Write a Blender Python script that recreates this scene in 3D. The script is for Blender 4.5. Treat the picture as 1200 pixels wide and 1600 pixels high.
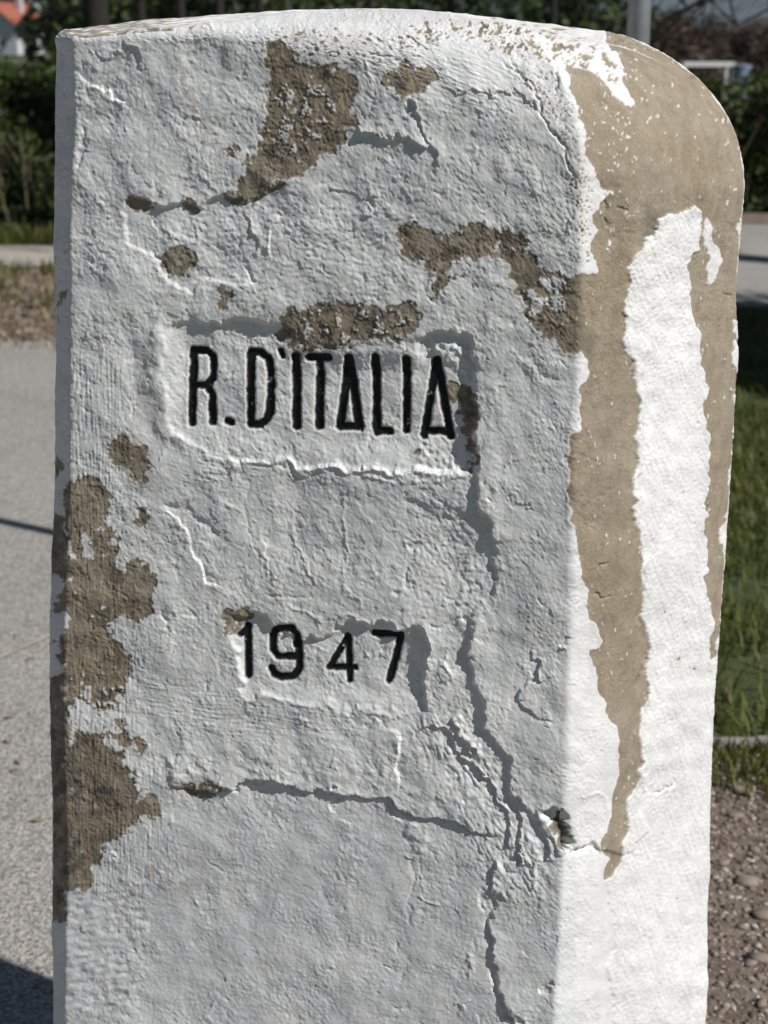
import bpy, math, random
import numpy as np
from mathutils import Vector, Matrix

# ------------------------------------------------------------------ camera, sky, sun, exposure
sc = bpy.context.scene
for o in list(bpy.data.objects): bpy.data.objects.remove(o)
COL = sc.collection
F, CX, CY = 2400.0, 600.0, 800.0          # focal length and centre of the 1200 x 1600 frame, pixels
EYE, HORIZON = 1.25, 70.0
PITCH = math.atan((CY - HORIZON) / F)
cp, sp = math.cos(PITCH), math.sin(PITCH)
cd = bpy.data.cameras.new('camera'); cam = bpy.data.objects.new('camera', cd); COL.objects.link(cam)
cd.sensor_fit = 'VERTICAL'; cd.sensor_height = 36.0; cd.lens = F / 1600 * 36
cd.clip_start = 0.05; cd.clip_end = 20000
cam.location = (0, 0, EYE); cam.rotation_euler = (math.pi / 2 - PITCH, 0, 0)
cd.dof.use_dof = True; cd.dof.focus_distance = 1.24; cd.dof.aperture_fstop = 10.5
sc.camera = cam
SUN_AZ, SUN_EL = math.radians(32), math.radians(43)
SUN = Vector((math.cos(SUN_AZ) * math.cos(SUN_EL), -math.sin(SUN_AZ) * math.cos(SUN_EL), math.sin(SUN_EL)))
w = bpy.data.worlds.new('World'); sc.world = w; w.use_nodes = True
nt = w.node_tree; sky = nt.nodes.new('ShaderNodeTexSky'); sky.sky_type = 'NISHITA'; sky.sun_disc = False
sky.altitude = 1500; sky.air_density = 0.55; sky.dust_density = 0.3; sky.sun_elevation = SUN_EL; sky.sun_rotation = math.atan2(SUN.x, SUN.y)
nt.links.new(sky.outputs[0], nt.nodes['Background'].inputs[0]); nt.nodes['Background'].inputs[1].default_value = 0.05
sd = bpy.data.lights.new('sun', 'SUN'); sd.energy = 5.0; sd.angle = math.radians(0.53); sd.color = (1, 0.975, 0.94)
so = bpy.data.objects.new('sun', sd); COL.objects.link(so); so.location = (3, -2, 6)
so.rotation_euler = SUN.to_track_quat('Z', 'Y').to_euler()
sc.view_settings.view_transform = 'Standard'; sc.view_settings.look = 'None'
sc.view_settings.exposure = -0.06; sc.view_settings.gamma = 1

rng = np.random.default_rng(7); random.seed(7)

# ------------------------------------------------------------------ measuring helpers
def row_of(Y, z):                       # image row of a point at distance Y, height z
    return CY + F * np.tan(np.arctan2(EYE - z, Y) - PITCH)
def axial(Y, z): return Y * cp + (EYE - z) * sp
def ground(px, py, z=0.0):              # where the sight line through a picture point meets height z
    a = PITCH + math.atan((py - CY) / F)
    Y = (EYE - z) / math.tan(a); return (px - CX) / F * axial(Y, z), Y
def at(px, py, Y):
    a = PITCH + math.atan((py - CY) / F); z = EYE - Y * math.tan(a)
    return Vector(((px - CX) / F * axial(Y, z), Y, z))

# ------------------------------------------------------------------ object helpers
def tag(o, label=None, cat=None, group=None, kind=None):
    for k, v in (('label', label), ('category', cat), ('group', group), ('kind', kind)):
        if v: o[k] = v
    return o
def empty(name, loc=(0, 0, 0), rz=0):
    o = bpy.data.objects.new(name, None); COL.objects.link(o); o.location = loc; o.rotation_euler.z = rz
    o.empty_display_size = 0.1; return o
def link(name, me, mat, parent=None):
    o = bpy.data.objects.new(name, me); COL.objects.link(o)
    if mat and not me.materials: me.materials.append(mat)
    if parent: o.parent = parent
    return o
def fast_mesh(name, V, Fq, smooth=False):
    """V (n,3), Fq (m,k) -> mesh"""
    V = np.asarray(V, np.float32); Fq = np.asarray(Fq, np.int32); m, k = Fq.shape
    me = bpy.data.meshes.new(name)
    me.vertices.add(len(V)); me.vertices.foreach_set('co', V.ravel())
    me.loops.add(m * k); me.loops.foreach_set('vertex_index', Fq.ravel())
    me.polygons.add(m); me.polygons.foreach_set('loop_start', np.arange(0, m * k, k, dtype=np.int32))
    if smooth: me.polygons.foreach_set('use_smooth', np.ones(m, bool))
    me.update(calc_edges=True); return me
class MB:
    def __init__(s): s.v = []; s.f = []
    def add(s, vs, fs):
        n = len(s.v); s.v += [tuple(v) for v in vs]; s.f += [tuple(i + n for i in f) for f in fs]; return s
    def box(s, a, b):
        (x0, y0, z0), (x1, y1, z1) = a, b
        return s.add([(x0,y0,z0),(x1,y0,z0),(x1,y1,z0),(x0,y1,z0),(x0,y0,z1),(x1,y0,z1),(x1,y1,z1),(x0,y1,z1)],
                     [(0,3,2,1),(4,5,6,7),(0,1,5,4),(1,2,6,5),(2,3,7,6),(3,0,4,7)])
    def tube(s, pts, rad, n=8):
        pts = [Vector(p) for p in pts]; rings = []
        for i, p in enumerate(pts):
            d = (pts[min(i+1, len(pts)-1)] - pts[max(i-1, 0)]).normalized()
            a = d.orthogonal().normalized(); b = d.cross(a)
            r = rad[i] if hasattr(rad, '__len__') else rad
            rings.append([p + (a*math.cos(2*math.pi*k/n) + b*math.sin(2*math.pi*k/n))*r for k in range(n)])
        vs = [v for R in rings for v in R]; fs = []
        for i in range(len(pts)-1):
            for k in range(n):
                fs.append((i*n+k, i*n+(k+1)%n, (i+1)*n+(k+1)%n, (i+1)*n+k))
        fs.append(tuple(range(n-1, -1, -1))); fs.append(tuple((len(pts)-1)*n+k for k in range(n)))
        return s.add(vs, fs)
    def lathe(s, prof, c=(0,0,0), n=20):
        vs = [(c[0]+r*math.cos(2*math.pi*k/n), c[1]+r*math.sin(2*math.pi*k/n), c[2]+z) for r, z in prof for k in range(n)]
        fs = [(i*n+k, i*n+(k+1)%n, (i+1)*n+(k+1)%n, (i+1)*n+k) for i in range(len(prof)-1) for k in range(n)]
        fs.append(tuple(range(n-1,-1,-1))); fs.append(tuple((len(prof)-1)*n+k for k in range(n)))
        return s.add(vs, fs)
    def build(s, name, mat, parent=None, smooth=False):
        me = bpy.data.meshes.new(name); me.from_pydata(s.v, [], s.f)
        if smooth: me.polygons.foreach_set('use_smooth', [True]*len(me.polygons))
        me.update(); return link(name, me, mat, parent)

# ------------------------------------------------------------------ materials
def mat_new(name):
    m = bpy.data.materials.new(name); m.use_nodes = True
    n = m.node_tree.nodes; return m, n, m.node_tree.links, n['Principled BSDF']
def noise_node(n, l, scale, detail=6, rough=0.6, coord='Object', vec=None):
    t = n.new('ShaderNodeTexNoise'); t.inputs['Scale'].default_value = scale
    t.inputs['Detail'].default_value = detail; t.inputs['Roughness'].default_value = rough
    if vec is None:
        c = n.new('ShaderNodeTexCoord'); vec = c.outputs[coord]
    l.new(vec, t.inputs['Vector']); return t
def ramp(n, l, src, stops):
    r = n.new('ShaderNodeValToRGB'); e = r.color_ramp.elements
    while len(e) < len(stops): e.new(0.5)
    for i, (p, c) in enumerate(stops): e[i].position = p; e[i].color = (*c, 1) if len(c) == 3 else c
    l.new(src, r.inputs[0]); return r
def mix(n, l, fac, a, b, mode='MIX'):
    x = n.new('ShaderNodeMix'); x.data_type = 'RGBA'; x.blend_type = mode
    for s, v in ((x.inputs['Factor'], fac), (x.inputs['A'], a), (x.inputs['B'], b)):
        if hasattr(v, 'is_linked'): l.new(v, s)
        elif isinstance(v, (int, float)): s.default_value = v
        else: s.default_value = (*v, 1)
    return x.outputs['Result']
def simple(name, stops, scale=8, rough=0.8, bump=0.0, bscale=60, metal=0, coord='Object', detail=6):
    m, n, l, b = mat_new(name)
    t = noise_node(n, l, scale, detail, coord=coord); r = ramp(n, l, t.outputs['Fac'], stops)
    l.new(r.outputs[0], b.inputs['Base Color']); b.inputs['Roughness'].default_value = rough; b.inputs['Metallic'].default_value = metal
    if bump:
        t2 = noise_node(n, l, bscale, 5, coord=coord); bp = n.new('ShaderNodeBump'); bp.inputs['Strength'].default_value = 0.7
        bp.inputs['Distance'].default_value = bump; l.new(t2.outputs['Fac'], bp.inputs['Height']); l.new(bp.outputs[0], b.inputs['Normal'])
    return m
def leafmat(name, c0, c1, trans=0.25):
    m, n, l, b = mat_new(name)
    g = n.new('ShaderNodeNewGeometry'); r = ramp(n, l, g.outputs['Random Per Island'], [(0.0, c0), (1.0, c1)])
    l.new(r.outputs[0], b.inputs['Base Color']); b.inputs['Roughness'].default_value = 0.6
    t = n.new('ShaderNodeBsdfTranslucent'); l.new(r.outputs[0], t.inputs[0])
    x = n.new('ShaderNodeMixShader'); x.inputs[0].default_value = trans
    l.new(b.outputs[0], x.inputs[1]); l.new(t.outputs[0], x.inputs[2]); l.new(x.outputs[0], n['Material Output'].inputs[0])
    return m

def asphalt_mat():
    m, n, l, b = mat_new('asphalt')
    big = noise_node(n, l, 1.3, 5); fine = noise_node(n, l, 150, 4, 0.8)
    vor = n.new('ShaderNodeTexVoronoi'); vor.inputs['Scale'].default_value = 240; c = n.new('ShaderNodeTexCoord'); l.new(c.outputs['Object'], vor.inputs['Vector'])
    r1 = ramp(n, l, big.outputs['Fac'], [(0.3, (0.31, 0.297, 0.277)), (0.7, (0.385, 0.368, 0.345))])
    hv = n.new('ShaderNodeSeparateColor'); l.new(vor.outputs['Color'], hv.inputs[0])
    r2 = ramp(n, l, hv.outputs[0], [(0.0, (0.35, 0.34, 0.33)), (0.5, (0.9, 0.9, 0.9)), (1.0, (1.65, 1.6, 1.5))])
    r3 = ramp(n, l, fine.outputs['Fac'], [(0.35, (0.75, 0.75, 0.75)), (0.65, (1.15, 1.15, 1.15))])
    cc = mix(n, l, 0.8, r1.outputs[0], r2.outputs[0], 'MULTIPLY'); cc = mix(n, l, 0.8, cc, r3.outputs[0], 'MULTIPLY')
    l.new(cc, b.inputs['Base Color']); b.inputs['Roughness'].default_value = 0.9
    bp = n.new('ShaderNodeBump'); bp.inputs['Strength'].default_value = 0.6; bp.inputs['Distance'].default_value = 0.003
    l.new(vor.outputs['Distance'], bp.inputs['Height']); l.new(bp.outputs[0], b.inputs['Normal'])
    return m
M = {}
M['asphalt'] = asphalt_mat()
M['soil'] = simple('gravel_soil', [(0.3, (0.085, 0.062, 0.046)), (0.5, (0.17, 0.13, 0.102)), (0.7, (0.28, 0.23, 0.19))], 22, 0.95, 0.008, 90, detail=9)
M['pale_gravel'] = simple('pale_gravel', [(0.35, (0.30, 0.265, 0.23)), (0.65, (0.50, 0.455, 0.40))], 30, 0.95, 0.008, 60, detail=9)
M['turf'] = simple('turf', [(0.3, (0.030, 0.045, 0.012)), (0.55, (0.055, 0.075, 0.02)), (0.75, (0.10, 0.085, 0.04))], 6, 0.95, 0.02, 40, detail=9)
M['kerb'] = simple('kerb_concrete', [(0.3, (0.20, 0.195, 0.185)), (0.7, (0.32, 0.31, 0.29))], 40, 0.9, 0.003, 160)
M['bark'] = simple('bark', [(0.3, (0.035, 0.026, 0.02)), (0.7, (0.10, 0.08, 0.06))], 25, 0.95, 0.01, 40)
M['twig'] = simple('twig', [(0.3, (0.03, 0.022, 0.018)), (0.7, (0.075, 0.055, 0.045))], 25, 0.95)
M['steel'] = simple('galvanised_steel', [(0.3, (0.34, 0.36, 0.38)), (0.7, (0.46, 0.48, 0.50))], 30, 0.45, 0.0005, 300, metal=0.65)
M['plaster'] = simple('house_plaster', [(0.3, (0.55, 0.55, 0.56)), (0.7, (0.68, 0.68, 0.68))], 2, 0.9)
M['tile'] = simple('roof_tile', [(0.3, (0.30, 0.085, 0.05)), (0.7, (0.45, 0.14, 0.08))], 3, 0.85)
M['glass'] = simple('window_glass', [(0.3, (0.02, 0.025, 0.03)), (0.7, (0.05, 0.055, 0.06))], 2, 0.15)
M['white'] = simple('white_paint', [(0.3, (0.70, 0.70, 0.70)), (0.7, (0.8, 0.8, 0.8))], 10, 0.5)
M['blue'] = simple('pale_blue_plastic', [(0.3, (0.19, 0.24, 0.31)), (0.7, (0.23, 0.28, 0.36))], 10, 0.4)
M['forest'] = simple('forest', [(0.3, (0.018, 0.028, 0.012)), (0.7, (0.05, 0.065, 0.025))], 0.08, 0.95, detail=10)
M['hedge_shade'] = simple('hedge_shade', [(0.3, (0.006, 0.008, 0.003)), (0.7, (0.018, 0.022, 0.008))], 14, 0.95)  # near-black colour standing for shade deep in the hedges
M['shaded_bark'] = simple('shaded_bark', [(0.3, (0.010, 0.008, 0.006)), (0.7, (0.03, 0.024, 0.018))], 25, 0.95, 0.01, 40)  # bark darkened to carry the shade under the crowns
M['leaf_dark'] = leafmat('hedge_leaf', (0.008, 0.017, 0.002), (0.05, 0.085, 0.008))
M['leaf_bright'] = leafmat('bush_leaf', (0.012, 0.024, 0.003), (0.07, 0.105, 0.009))
M['conifer'] = leafmat('conifer_needles', (0.012, 0.02, 0.010), (0.035, 0.05, 0.022), 0.1)
M['grass'] = leafmat('grass_blade', (0.05, 0.075, 0.008), (0.19, 0.20, 0.04), 0.35)
M['dry'] = leafmat('dry_stalk', (0.16, 0.11, 0.06), (0.42, 0.34, 0.22), 0.2)
M['brush'] = leafmat('dry_brush', (0.05, 0.03, 0.02), (0.13, 0.085, 0.05), 0.15)
def stone_chip_mat():
    m, n, l, b = mat_new('stone_chip')
    g = n.new('ShaderNodeNewGeometry')
    r = ramp(n, l, g.outputs['Random Per Island'], [(0, (0.09, 0.066, 0.05)), (0.45, (0.20, 0.155, 0.125)), (0.8, (0.33, 0.275, 0.235)), (1, (0.52, 0.47, 0.42))])
    t = noise_node(n, l, 120, 4); r2 = ramp(n, l, t.outputs['Fac'], [(0.3, (0.75, 0.75, 0.75)), (0.7, (1.15, 1.15, 1.15))])
    l.new(mix(n, l, 1.0, r.outputs[0], r2.outputs[0], 'MULTIPLY'), b.inputs['Base Color']); b.inputs['Roughness'].default_value = 0.9
    return m
M['chip'] = stone_chip_mat()

# ------------------------------------------------------------------ ground and roads
def sheet(name, pts, z, mat, kind='structure'):
    mb = MB(); mb.add([(x, y, z) for x, y in pts], [tuple(range(len(pts)))]); o = mb.build(name, mat); o['kind'] = kind; return o
sheet('ground', [(-3500, -30), (3500, -30), (3500, 6000), (-3500, 6000)], -0.012, M['turf'])
def wob(pts, amp=0.03, n=8):            # break straight outlines
    out = []
    for i, p in enumerate(pts):
        q = pts[(i+1) % len(pts)]
        L = math.dist(p, q); k = max(1, min(60, int(L / 0.12)))
        for j in range(k):
            t = j / k; a = amp if 0 < j else 0
            out.append((p[0]+(q[0]-p[0])*t + random.uniform(-a, a), p[1]+(q[1]-p[1])*t + random.uniform(-a, a)))
    return out
sheet('gravel_path', [(-1.2, 0.2), (3.5, 0.2), (3.5, 2.598), (-1.2, 2.598)], 0.0, M['soil'])
sheet('verge', [(-14, 6.3), (0.9, 6.3), (0.9, 9.6), (-14, 9.6)], -0.004, M['soil'])
sheet('road', wob([(-12, -1), (-0.52, -1), (-0.41, 1.5), (-0.415, 1.75), (-0.36, 2.2), (-0.2, 3.2), (0.3, 5.2), (0.75, 6.95), (-4.0, 6.35), (-12, 5.6)], 0.012), 0.006, M['asphalt'])
sheet('track', wob([(-14, 8.95), (0.5, 9.05), (0.5, 10.15), (-14, 10.1)], 0.05), 0.004, M['pale_gravel'])
sheet('lane', [(1.0, 7.55), (14, 7.75), (14, 11.4), (1.0, 11.3)], 0.004, M['asphalt'])
sheet('soil_strip', wob([(1.0, 11.3), (14, 11.4), (14, 12.1), (1.0, 12.0)], 0.05), 0.010, M['soil'])
# low kerb between gravel and lawn
kb = MB()
for i in range(6):
    x0 = 0.2 + i * 0.5; kb.box((x0, 2.60, -0.05), (x0 + 0.496, 2.635, 0.007 + 0.003 * (i % 2)))
    o = kb.build('kerb_slab', M['kerb']); o['kind'] = 'structure'; kb = MB()
# pale lines across the far fields
sheet('field_path', [(-120, 120), (10, 118), (10, 124), (-120, 128)], 0.02, M['pale_gravel'])
sheet('field_path', [(-90, 70), (0, 69), (0, 72), (-90, 74)], 0.02, M['pale_gravel'])
# a sealed joint across the asphalt
a, b_ = ground(-60, 1060), ground(110, 985)
dx, dy = b_[0]-a[0], b_[1]-a[1]; L = math.hypot(dx, dy); nx, ny = -dy/L*0.006, dx/L*0.006
sheet('road_joint', [(a[0]-nx, a[1]-ny), (b_[0]-nx, b_[1]-ny), (b_[0]+nx, b_[1]+ny), (a[0]+nx, a[1]+ny)], 0.010, M['pale_gravel'])

# ------------------------------------------------------------------ traced relief of the stone
OX = OY = 40; CW, CH = 1280, 1760
fy = np.fft.fftfreq(CH)[:, None]; fx = np.fft.rfftfreq(CW)[None, :]
def band(lx, ly=None, bw=0.45, ang=0.0):
    ly = ly or lx; c, s = math.cos(ang), math.sin(ang)
    f = np.sqrt(((fx*c + fy*s) * lx)**2 + ((-fx*s + fy*c) * ly)**2)
    k = np.fft.rfft2(rng.standard_normal((CH, CW)))
    n = np.fft.irfft2(k * np.exp(-((f - 1) / bw)**2 / 2), s=(CH, CW)); n -= n.mean(); return (n / n.std()).astype(np.float32)
def fractal(l0, octs=5, gain=0.55):
    o = np.zeros((CH, CW), np.float32); a = 1.0
    for i in range(octs): o += a * band(l0 / 2**i, bw=0.5); a *= gain
    return o / o.std()
def gauss(A, s):
    return np.fft.irfft2(np.fft.rfft2(A) * np.exp(-2 * (math.pi * s)**2 * (fx**2 + fy**2)), s=(CH, CW)).astype(np.float32)
def sstep(a, b, x): t = np.clip((x - a) / (b - a), 0, 1); return t * t * (3 - 2 * t)
SCALE = 0.78                           # stone dimensions were first set out at 1 : 0.78
MMPX = 0.63
def slope(n, s):                         # scale a noise to a given rms slope, returns millimetres
    gy, gx = np.gradient(n); r = math.sqrt(float((gx**2 + gy**2).mean()) / 2); return n * (s * MMPX / r)
yy, xx = np.mgrid[0:CH, 0:CW].astype(np.float32); xx -= OX; yy -= OY
w1, w2, w3, w4 = band(70), band(70), band(22), band(22)
w5, w6, w7 = band(8), band(8), band(120)
WX = xx + 3.5*w1 + 1.6*w3 + 0.7*w5; WY = yy + 3.5*w2 + 1.6*w4 + 0.7*w6
def bbox(pts, pad):
    xs = [p[0] for p in pts]; ys = [p[1] for p in pts]
    return (slice(max(0, int(min(ys)-pad)+OY), min(CH, int(max(ys)+pad)+OY)), slice(max(0, int(min(xs)-pad)+OX), min(CW, int(max(xs)+pad)+OX)))
def poly(pts, blur=0.0, warp=True):
    out = np.zeros((CH, CW), np.float32); S = bbox(pts, 24)
    X, Y = (WX[S], WY[S]) if warp else (xx[S], yy[S]); ins = np.zeros(X.shape, bool)
    for i in range(len(pts)):
        (x0, y0), (x1, y1) = pts[i], pts[(i+1) % len(pts)]
        if y0 == y1: continue
        c = ((Y < y0) != (Y < y1)); ins ^= c & (X < (x1-x0) * (Y-y0) / (y1-y0) + x0)
    out[S] = ins
    return gauss(out, blur) if blur else out
def dist(pts, pad, warp=True):
    S = bbox(pts, pad); X, Y = (WX[S], WY[S]) if warp else (xx[S], yy[S])
    D = np.full(X.shape, 1e9, np.float32); SG = np.zeros_like(D); T = np.zeros_like(D)
    L = [math.dist(pts[i], pts[i+1]) for i in range(len(pts)-1)]; tot = sum(L); acc = 0
    for i in range(len(pts)-1):
        (x0, y0), (x1, y1) = pts[i], pts[i+1]; dx, dy = x1-x0, y1-y0
        t = np.clip(((X-x0)*dx + (Y-y0)*dy) / (dx*dx+dy*dy), 0, 1)
        ex, ey = X-x0-t*dx, Y-y0-t*dy; d = np.hypot(ex, ey); m = d < D
        D = np.where(m, d, D); SG = np.where(m, np.sign(dx*ey - dy*ex), SG); T = np.where(m, (acc + t*L[i]) / tot, T); acc += L[i]
    return S, D, SG, T
H = np.zeros((CH, CW), np.float32)       # millimetres, + towards the viewer
def ledge(pts, hl, fl, hr=0, fr=20, ends=(0.08, 0.08), soft=1.2):
    """left side of the travelled line raised by hl (fading over fl px), right side by hr"""
    S, D, SG, T = dist(pts, 3 * max(fl, fr, 8))
    wgt = sstep(0, max(ends[0], 1e-3), T) * sstep(0, max(ends[1], 1e-3), 1 - T)
    sd_ = D * SG; m = sstep(-soft, soft, -sd_)
    vary = np.clip(0.95 + 0.25 * w7[S] + 0.06 * w4[S], 0.45, 1.5)
    H[S] += 1.25 * vary * wgt * (m * hl * np.exp(-D / fl) + (1 - m) * hr * np.exp(-D / fr))
def ridge(pts, h, wd, ends=(0.1, 0.1)):
    S, D, SG, T = dist(pts, 4 * wd + 6)
    H[S] += h * np.exp(-(D / wd)**2) * sstep(0, ends[0], T) * sstep(0, ends[1], 1 - T)

# broad waviness and stucco grain
H += slope(band(260), 0.022) + slope(band(110), 0.030) + slope(band(48), 0.034)
rough = sstep(-0.8, 1.2, band(150) + 0.5 * band(60))
fine = slope(band(9, bw=0.5), 0.09) + slope(band(4.6, bw=0.4), 0.085) + slope(band(18), 0.045)
peel = slope(np.abs(band(13, 8, 0.5)), 0.055) + slope(-np.abs(band(20, 12, 0.5)), 0.04)
grain = fine * (0.42 + 0.72 * rough) + peel * (1.0 - 0.45 * rough)
H += grain
calm = 1 - 0.65 * np.maximum(gauss((yy > 1270).astype(np.float32), 14), gauss(((xx > 765) & (yy > 560)).astype(np.float32), 14))
for lam, hh, c in ((150, 0.55, 0.3), (110, 0.42, -0.5), (85, 0.45, 0.7), (60, 0.34, -1.0), (46, 0.30, 1.1), (36, 0.26, 1.3), (130, 0.5, -1.1)):
    lay = fractal(lam, 5, 0.52); H += 0.8 * hh * sstep(-0.035, 0.035, lay - c) * (0.4 + 0.6 * sstep(-0.5, 0.8, band(90))) * calm
def zone(pts, s): return poly(pts, s)
vb = zone([(100,545),(205,545),(210,700),(180,760),(230,1140),(260,1240),(290,1330),(240,1400),(100,1400)], 14)
H += vb * slope(band(5.5, 60), 0.12)
hb = zone([(215,1050),(370,1085),(520,1110),(620,1130),(400,1160),(225,1120)], 12); H += hb * slope(band(60, 6, 0.45, 0.12), 0.11)
tb = zone([(280,690),(420,720),(390,770),(270,770)], 12); H += tb * slope(band(60, 5.5, 0.45, 0.2), 0.11)
ub = zone([(560,40),(860,90),(860,180),(700,190),(560,150)], 16); H += ub * slope(band(34, 7, 0.45, 0.35), 0.10)
wr = zone([(390,300),(660,330),(640,470),(390,480),(250,440),(250,380)], 16); H += wr * slope(band(20, 10, 0.5, -0.2), 0.09)
lw = zone([(100,1380),(230,1380),(220,1600),(100,1600)], 14); H += lw * slope(band(28, 15, 0.5, -0.3), 0.14)
md = zone([(660,760),(770,770),(770,960),(620,960)], 14); H += md * slope(band(13, 10, 0.5), 0.10)
gr0 = zone([(640,1120),(720,1110),(790,1200),(860,1320),(860,1420),(760,1420),(740,1320),(660,1180)], 12); H += gr0 * (slope(np.abs(band(16, 44, 0.5, -0.5)), 0.13) + slope(fractal(30, 4, 0.6), 0.15))

# --- inscription panels
P1 = [(258,512),(300,506),(380,503),(432,506),(452,530),(520,540),(600,538),(652,532),(676,520),(736,528),(738,736),(690,738),(600,728),(480,722),(400,716),(338,712),(286,690),(264,652),(258,600)]
bot1 = np.interp(xx, [260, 400, 600, 740], [700, 716, 730, 740]); m1 = poly(P1, 1.6) * (0.25 + 0.55 * sstep(620, 660, xx) + (0.75 - 0.55 * sstep(620, 660, xx)) * sstep(-2, 42, bot1 - yy)) * (0.35 + 0.65 * sstep(256, 290, xx)); mid1 = sstep(440, 470, xx) * sstep(668, 645, xx); m1 = m1 * (1 - mid1 * sstep(588, 545, yy) * 0.85); H -= 1.2 * m1 * np.clip(2.8 + (xx - 260) / 480 * 3.4, 2.4, 6.4)
m1b = poly([(262,515),(430,505),(440,560),(262,575)], 14); H -= 1.2 * m1b * m1
P2 = [(358,960),(402,964),(436,984),(470,996),(520,988),(556,976),(650,976),(664,990),(668,1040),(660,1112),(600,1108),(520,1098),(440,1090),(384,1084),(372,1060),(366,1010)]
bot2 = np.interp(xx, [370, 660], [1086, 1114]); m2 = poly(P2, 1.6) * (0.3 + 0.7 * sstep(-2, 34, bot2 - yy)) * (0.45 + 0.55 * sstep(362, 384, xx)); H -= 1.4 * m2 * np.clip(3.6 - (xx - 360) / 300 * 0.8, 2.2, 3.6)
# soft roll at the left of the first panel, trowelled smooth
ridge([(238,500),(250,560),(252,620),(262,670),(300,700)], 2.2, 16)
ridge([(205,505),(212,600),(222,700)], -1.0, 14)
sm = poly([(208,495),(250,495),(256,600),(262,680),(240,780),(222,740),(210,640)], 8)
H -= sm * grain * 0.75
# lower lip of the panel: wrinkles
ledge([(340,716),(450,724),(560,730),(660,738),(742,742)], -0.6, 14, 1.6, 30)
ridge([(360,730),(480,738),(600,742),(700,752)], -0.8, 4); ridge([(380,722),(520,730),(620,738)], 0.7, 3)
ridge([(300,700),(380,732),(470,742)], 0.8, 4); ridge([(560,744),(650,752),(740,748)], 0.9, 4)
# broken rubble in the right corner of the panel
rb_ = poly([(676,530),(730,540),(736,606),(712,585),(690,560)], 3); H += rb_ * (2.6 + slope(band(16), 0.25))
rb2 = poly([(636,706),(660,690),(700,712),(738,738),(690,742),(640,730)], 4); H += rb2 * (1.6 + slope(band(14), 0.22))
# thick overcoat at the right
OC = [(742,528),(744,746),(750,785),(776,852),(772,900),(742,955),(734,1005),(742,1065),(760,1100),(768,1150),(794,1192),(806,1236),(836,1274),(872,1330),(1000,1330),(1000,400),(800,400)]
oc = poly(OC, 1.5); fadeU = sstep(480, 620, yy); H += 2.3 * oc * fadeU * np.clip(0.95 + 0.18 * band(170), 0.4, 1.5)
ledge([(742,748),(752,790),(776,856)], 1.8, 30, -1.0, 12, (0.15, 0.15))
ledge([(736,962),(732,1010),(742,1070),(760,1106),(768,1150),(794,1194),(806,1240),(838,1278)], 1.4, 40, -1.0, 16, (0.05, 0.1))
ledge([(655,975),(668,985),(672,1040),(664,1112)], 2.4, 10, -0.4, 10, (0.05, 0.05))
ridge([(676,975),(706,974),(734,965)], -1.2, 3)
ridge([(694,1020),(696,1050),(694,1065)], 1.4, 4)
ledge([(660,1138),(690,1138),(706,1150),(716,1172),(740,1192)], 2.0, 16, -1.2, 10)
ledge([(704,1125),(722,1150),(738,1172)], 2.2, 10, -1.2, 10)
ledge([(740,1175),(766,1230),(788,1270),(800,1330)], 2.0, 14, -1.8, 14)
ledge([(800,1236),(812,1280),(816,1330),(812,1350)], 2.0, 12, -2.0, 12)
ledge([(836,1270),(850,1310),(850,1345)], 1.6, 12, -1.2, 10)
ridge([(830,1300),(838,1350),(828,1395)], 1.8, 5); ridge([(848,1260),(870,1290),(880,1325)], 2.2, 9)
# belly ledge above the lower coat
LED = [(262,1222),(276,1224),(300,1240),(346,1243),(370,1228),(402,1222),(440,1220),(476,1236),(520,1236),(566,1243),(604,1250),(628,1266),(644,1272),(680,1276),(730,1292),(784,1306)]
ledge(LED, 3.3, 60, -0.6, 30, (0.03, 0.12), 0.9); ridge(LED[1:], -3.0, 2.0)
ledge([(626,1138),(622,1180),(620,1236)], -1.0, 24, 1.3, 30)
ledge([(600,1250),(612,1278),(632,1284)], -0.8, 10, 0.8, 10)
ridge([(646,1282),(652,1310),(648,1336)], 1.5, 7); ridge([(640,1300),(642,1380),(645,1440)], -0.7, 2.5); ridge([(652,1340),(653,1385)], -0.5, 2)
ridge([(655,1395),(690,1412)], 0.9, 2.5)
# lower right break
ledge([(770,1340),(776,1392),(764,1430),(768,1470),(774,1510),(772,1540),(790,1580),(806,1610)], 2.0, 30, -1.2, 14, (0.05, 0.02))
ridge([(772,1500),(770,1545),(784,1575),(800,1600)], -2.6, 5); ridge([(766,1425),(762,1455),(772,1475)], -2.4, 5)
ridge([(744,1415),(765,1408),(790,1395)], -1.5, 4); ridge([(775,1340),(790,1362),(808,1365)], -1.2, 4)
ridge([(722,1490),(735,1500),(737,1530)], 1.2, 4)
ridge([(844,1548),(868,1538)], -2.4, 5); ridge([(790,1590),(815,1585)], -2.0, 5)
# hole at the right corner
hole = poly([(850,1272),(872,1264),(888,1276),(896,1300),(900,1318),(884,1330),(872,1318),(862,1296)], 2); H -= 13.0 * hole
ridge([(884,1322),(905,1334),(935,1325)], -4.0, 5); ridge([(905,1250),(925,1240),(945,1250),(950,1270)], 0.9, 4)
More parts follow.
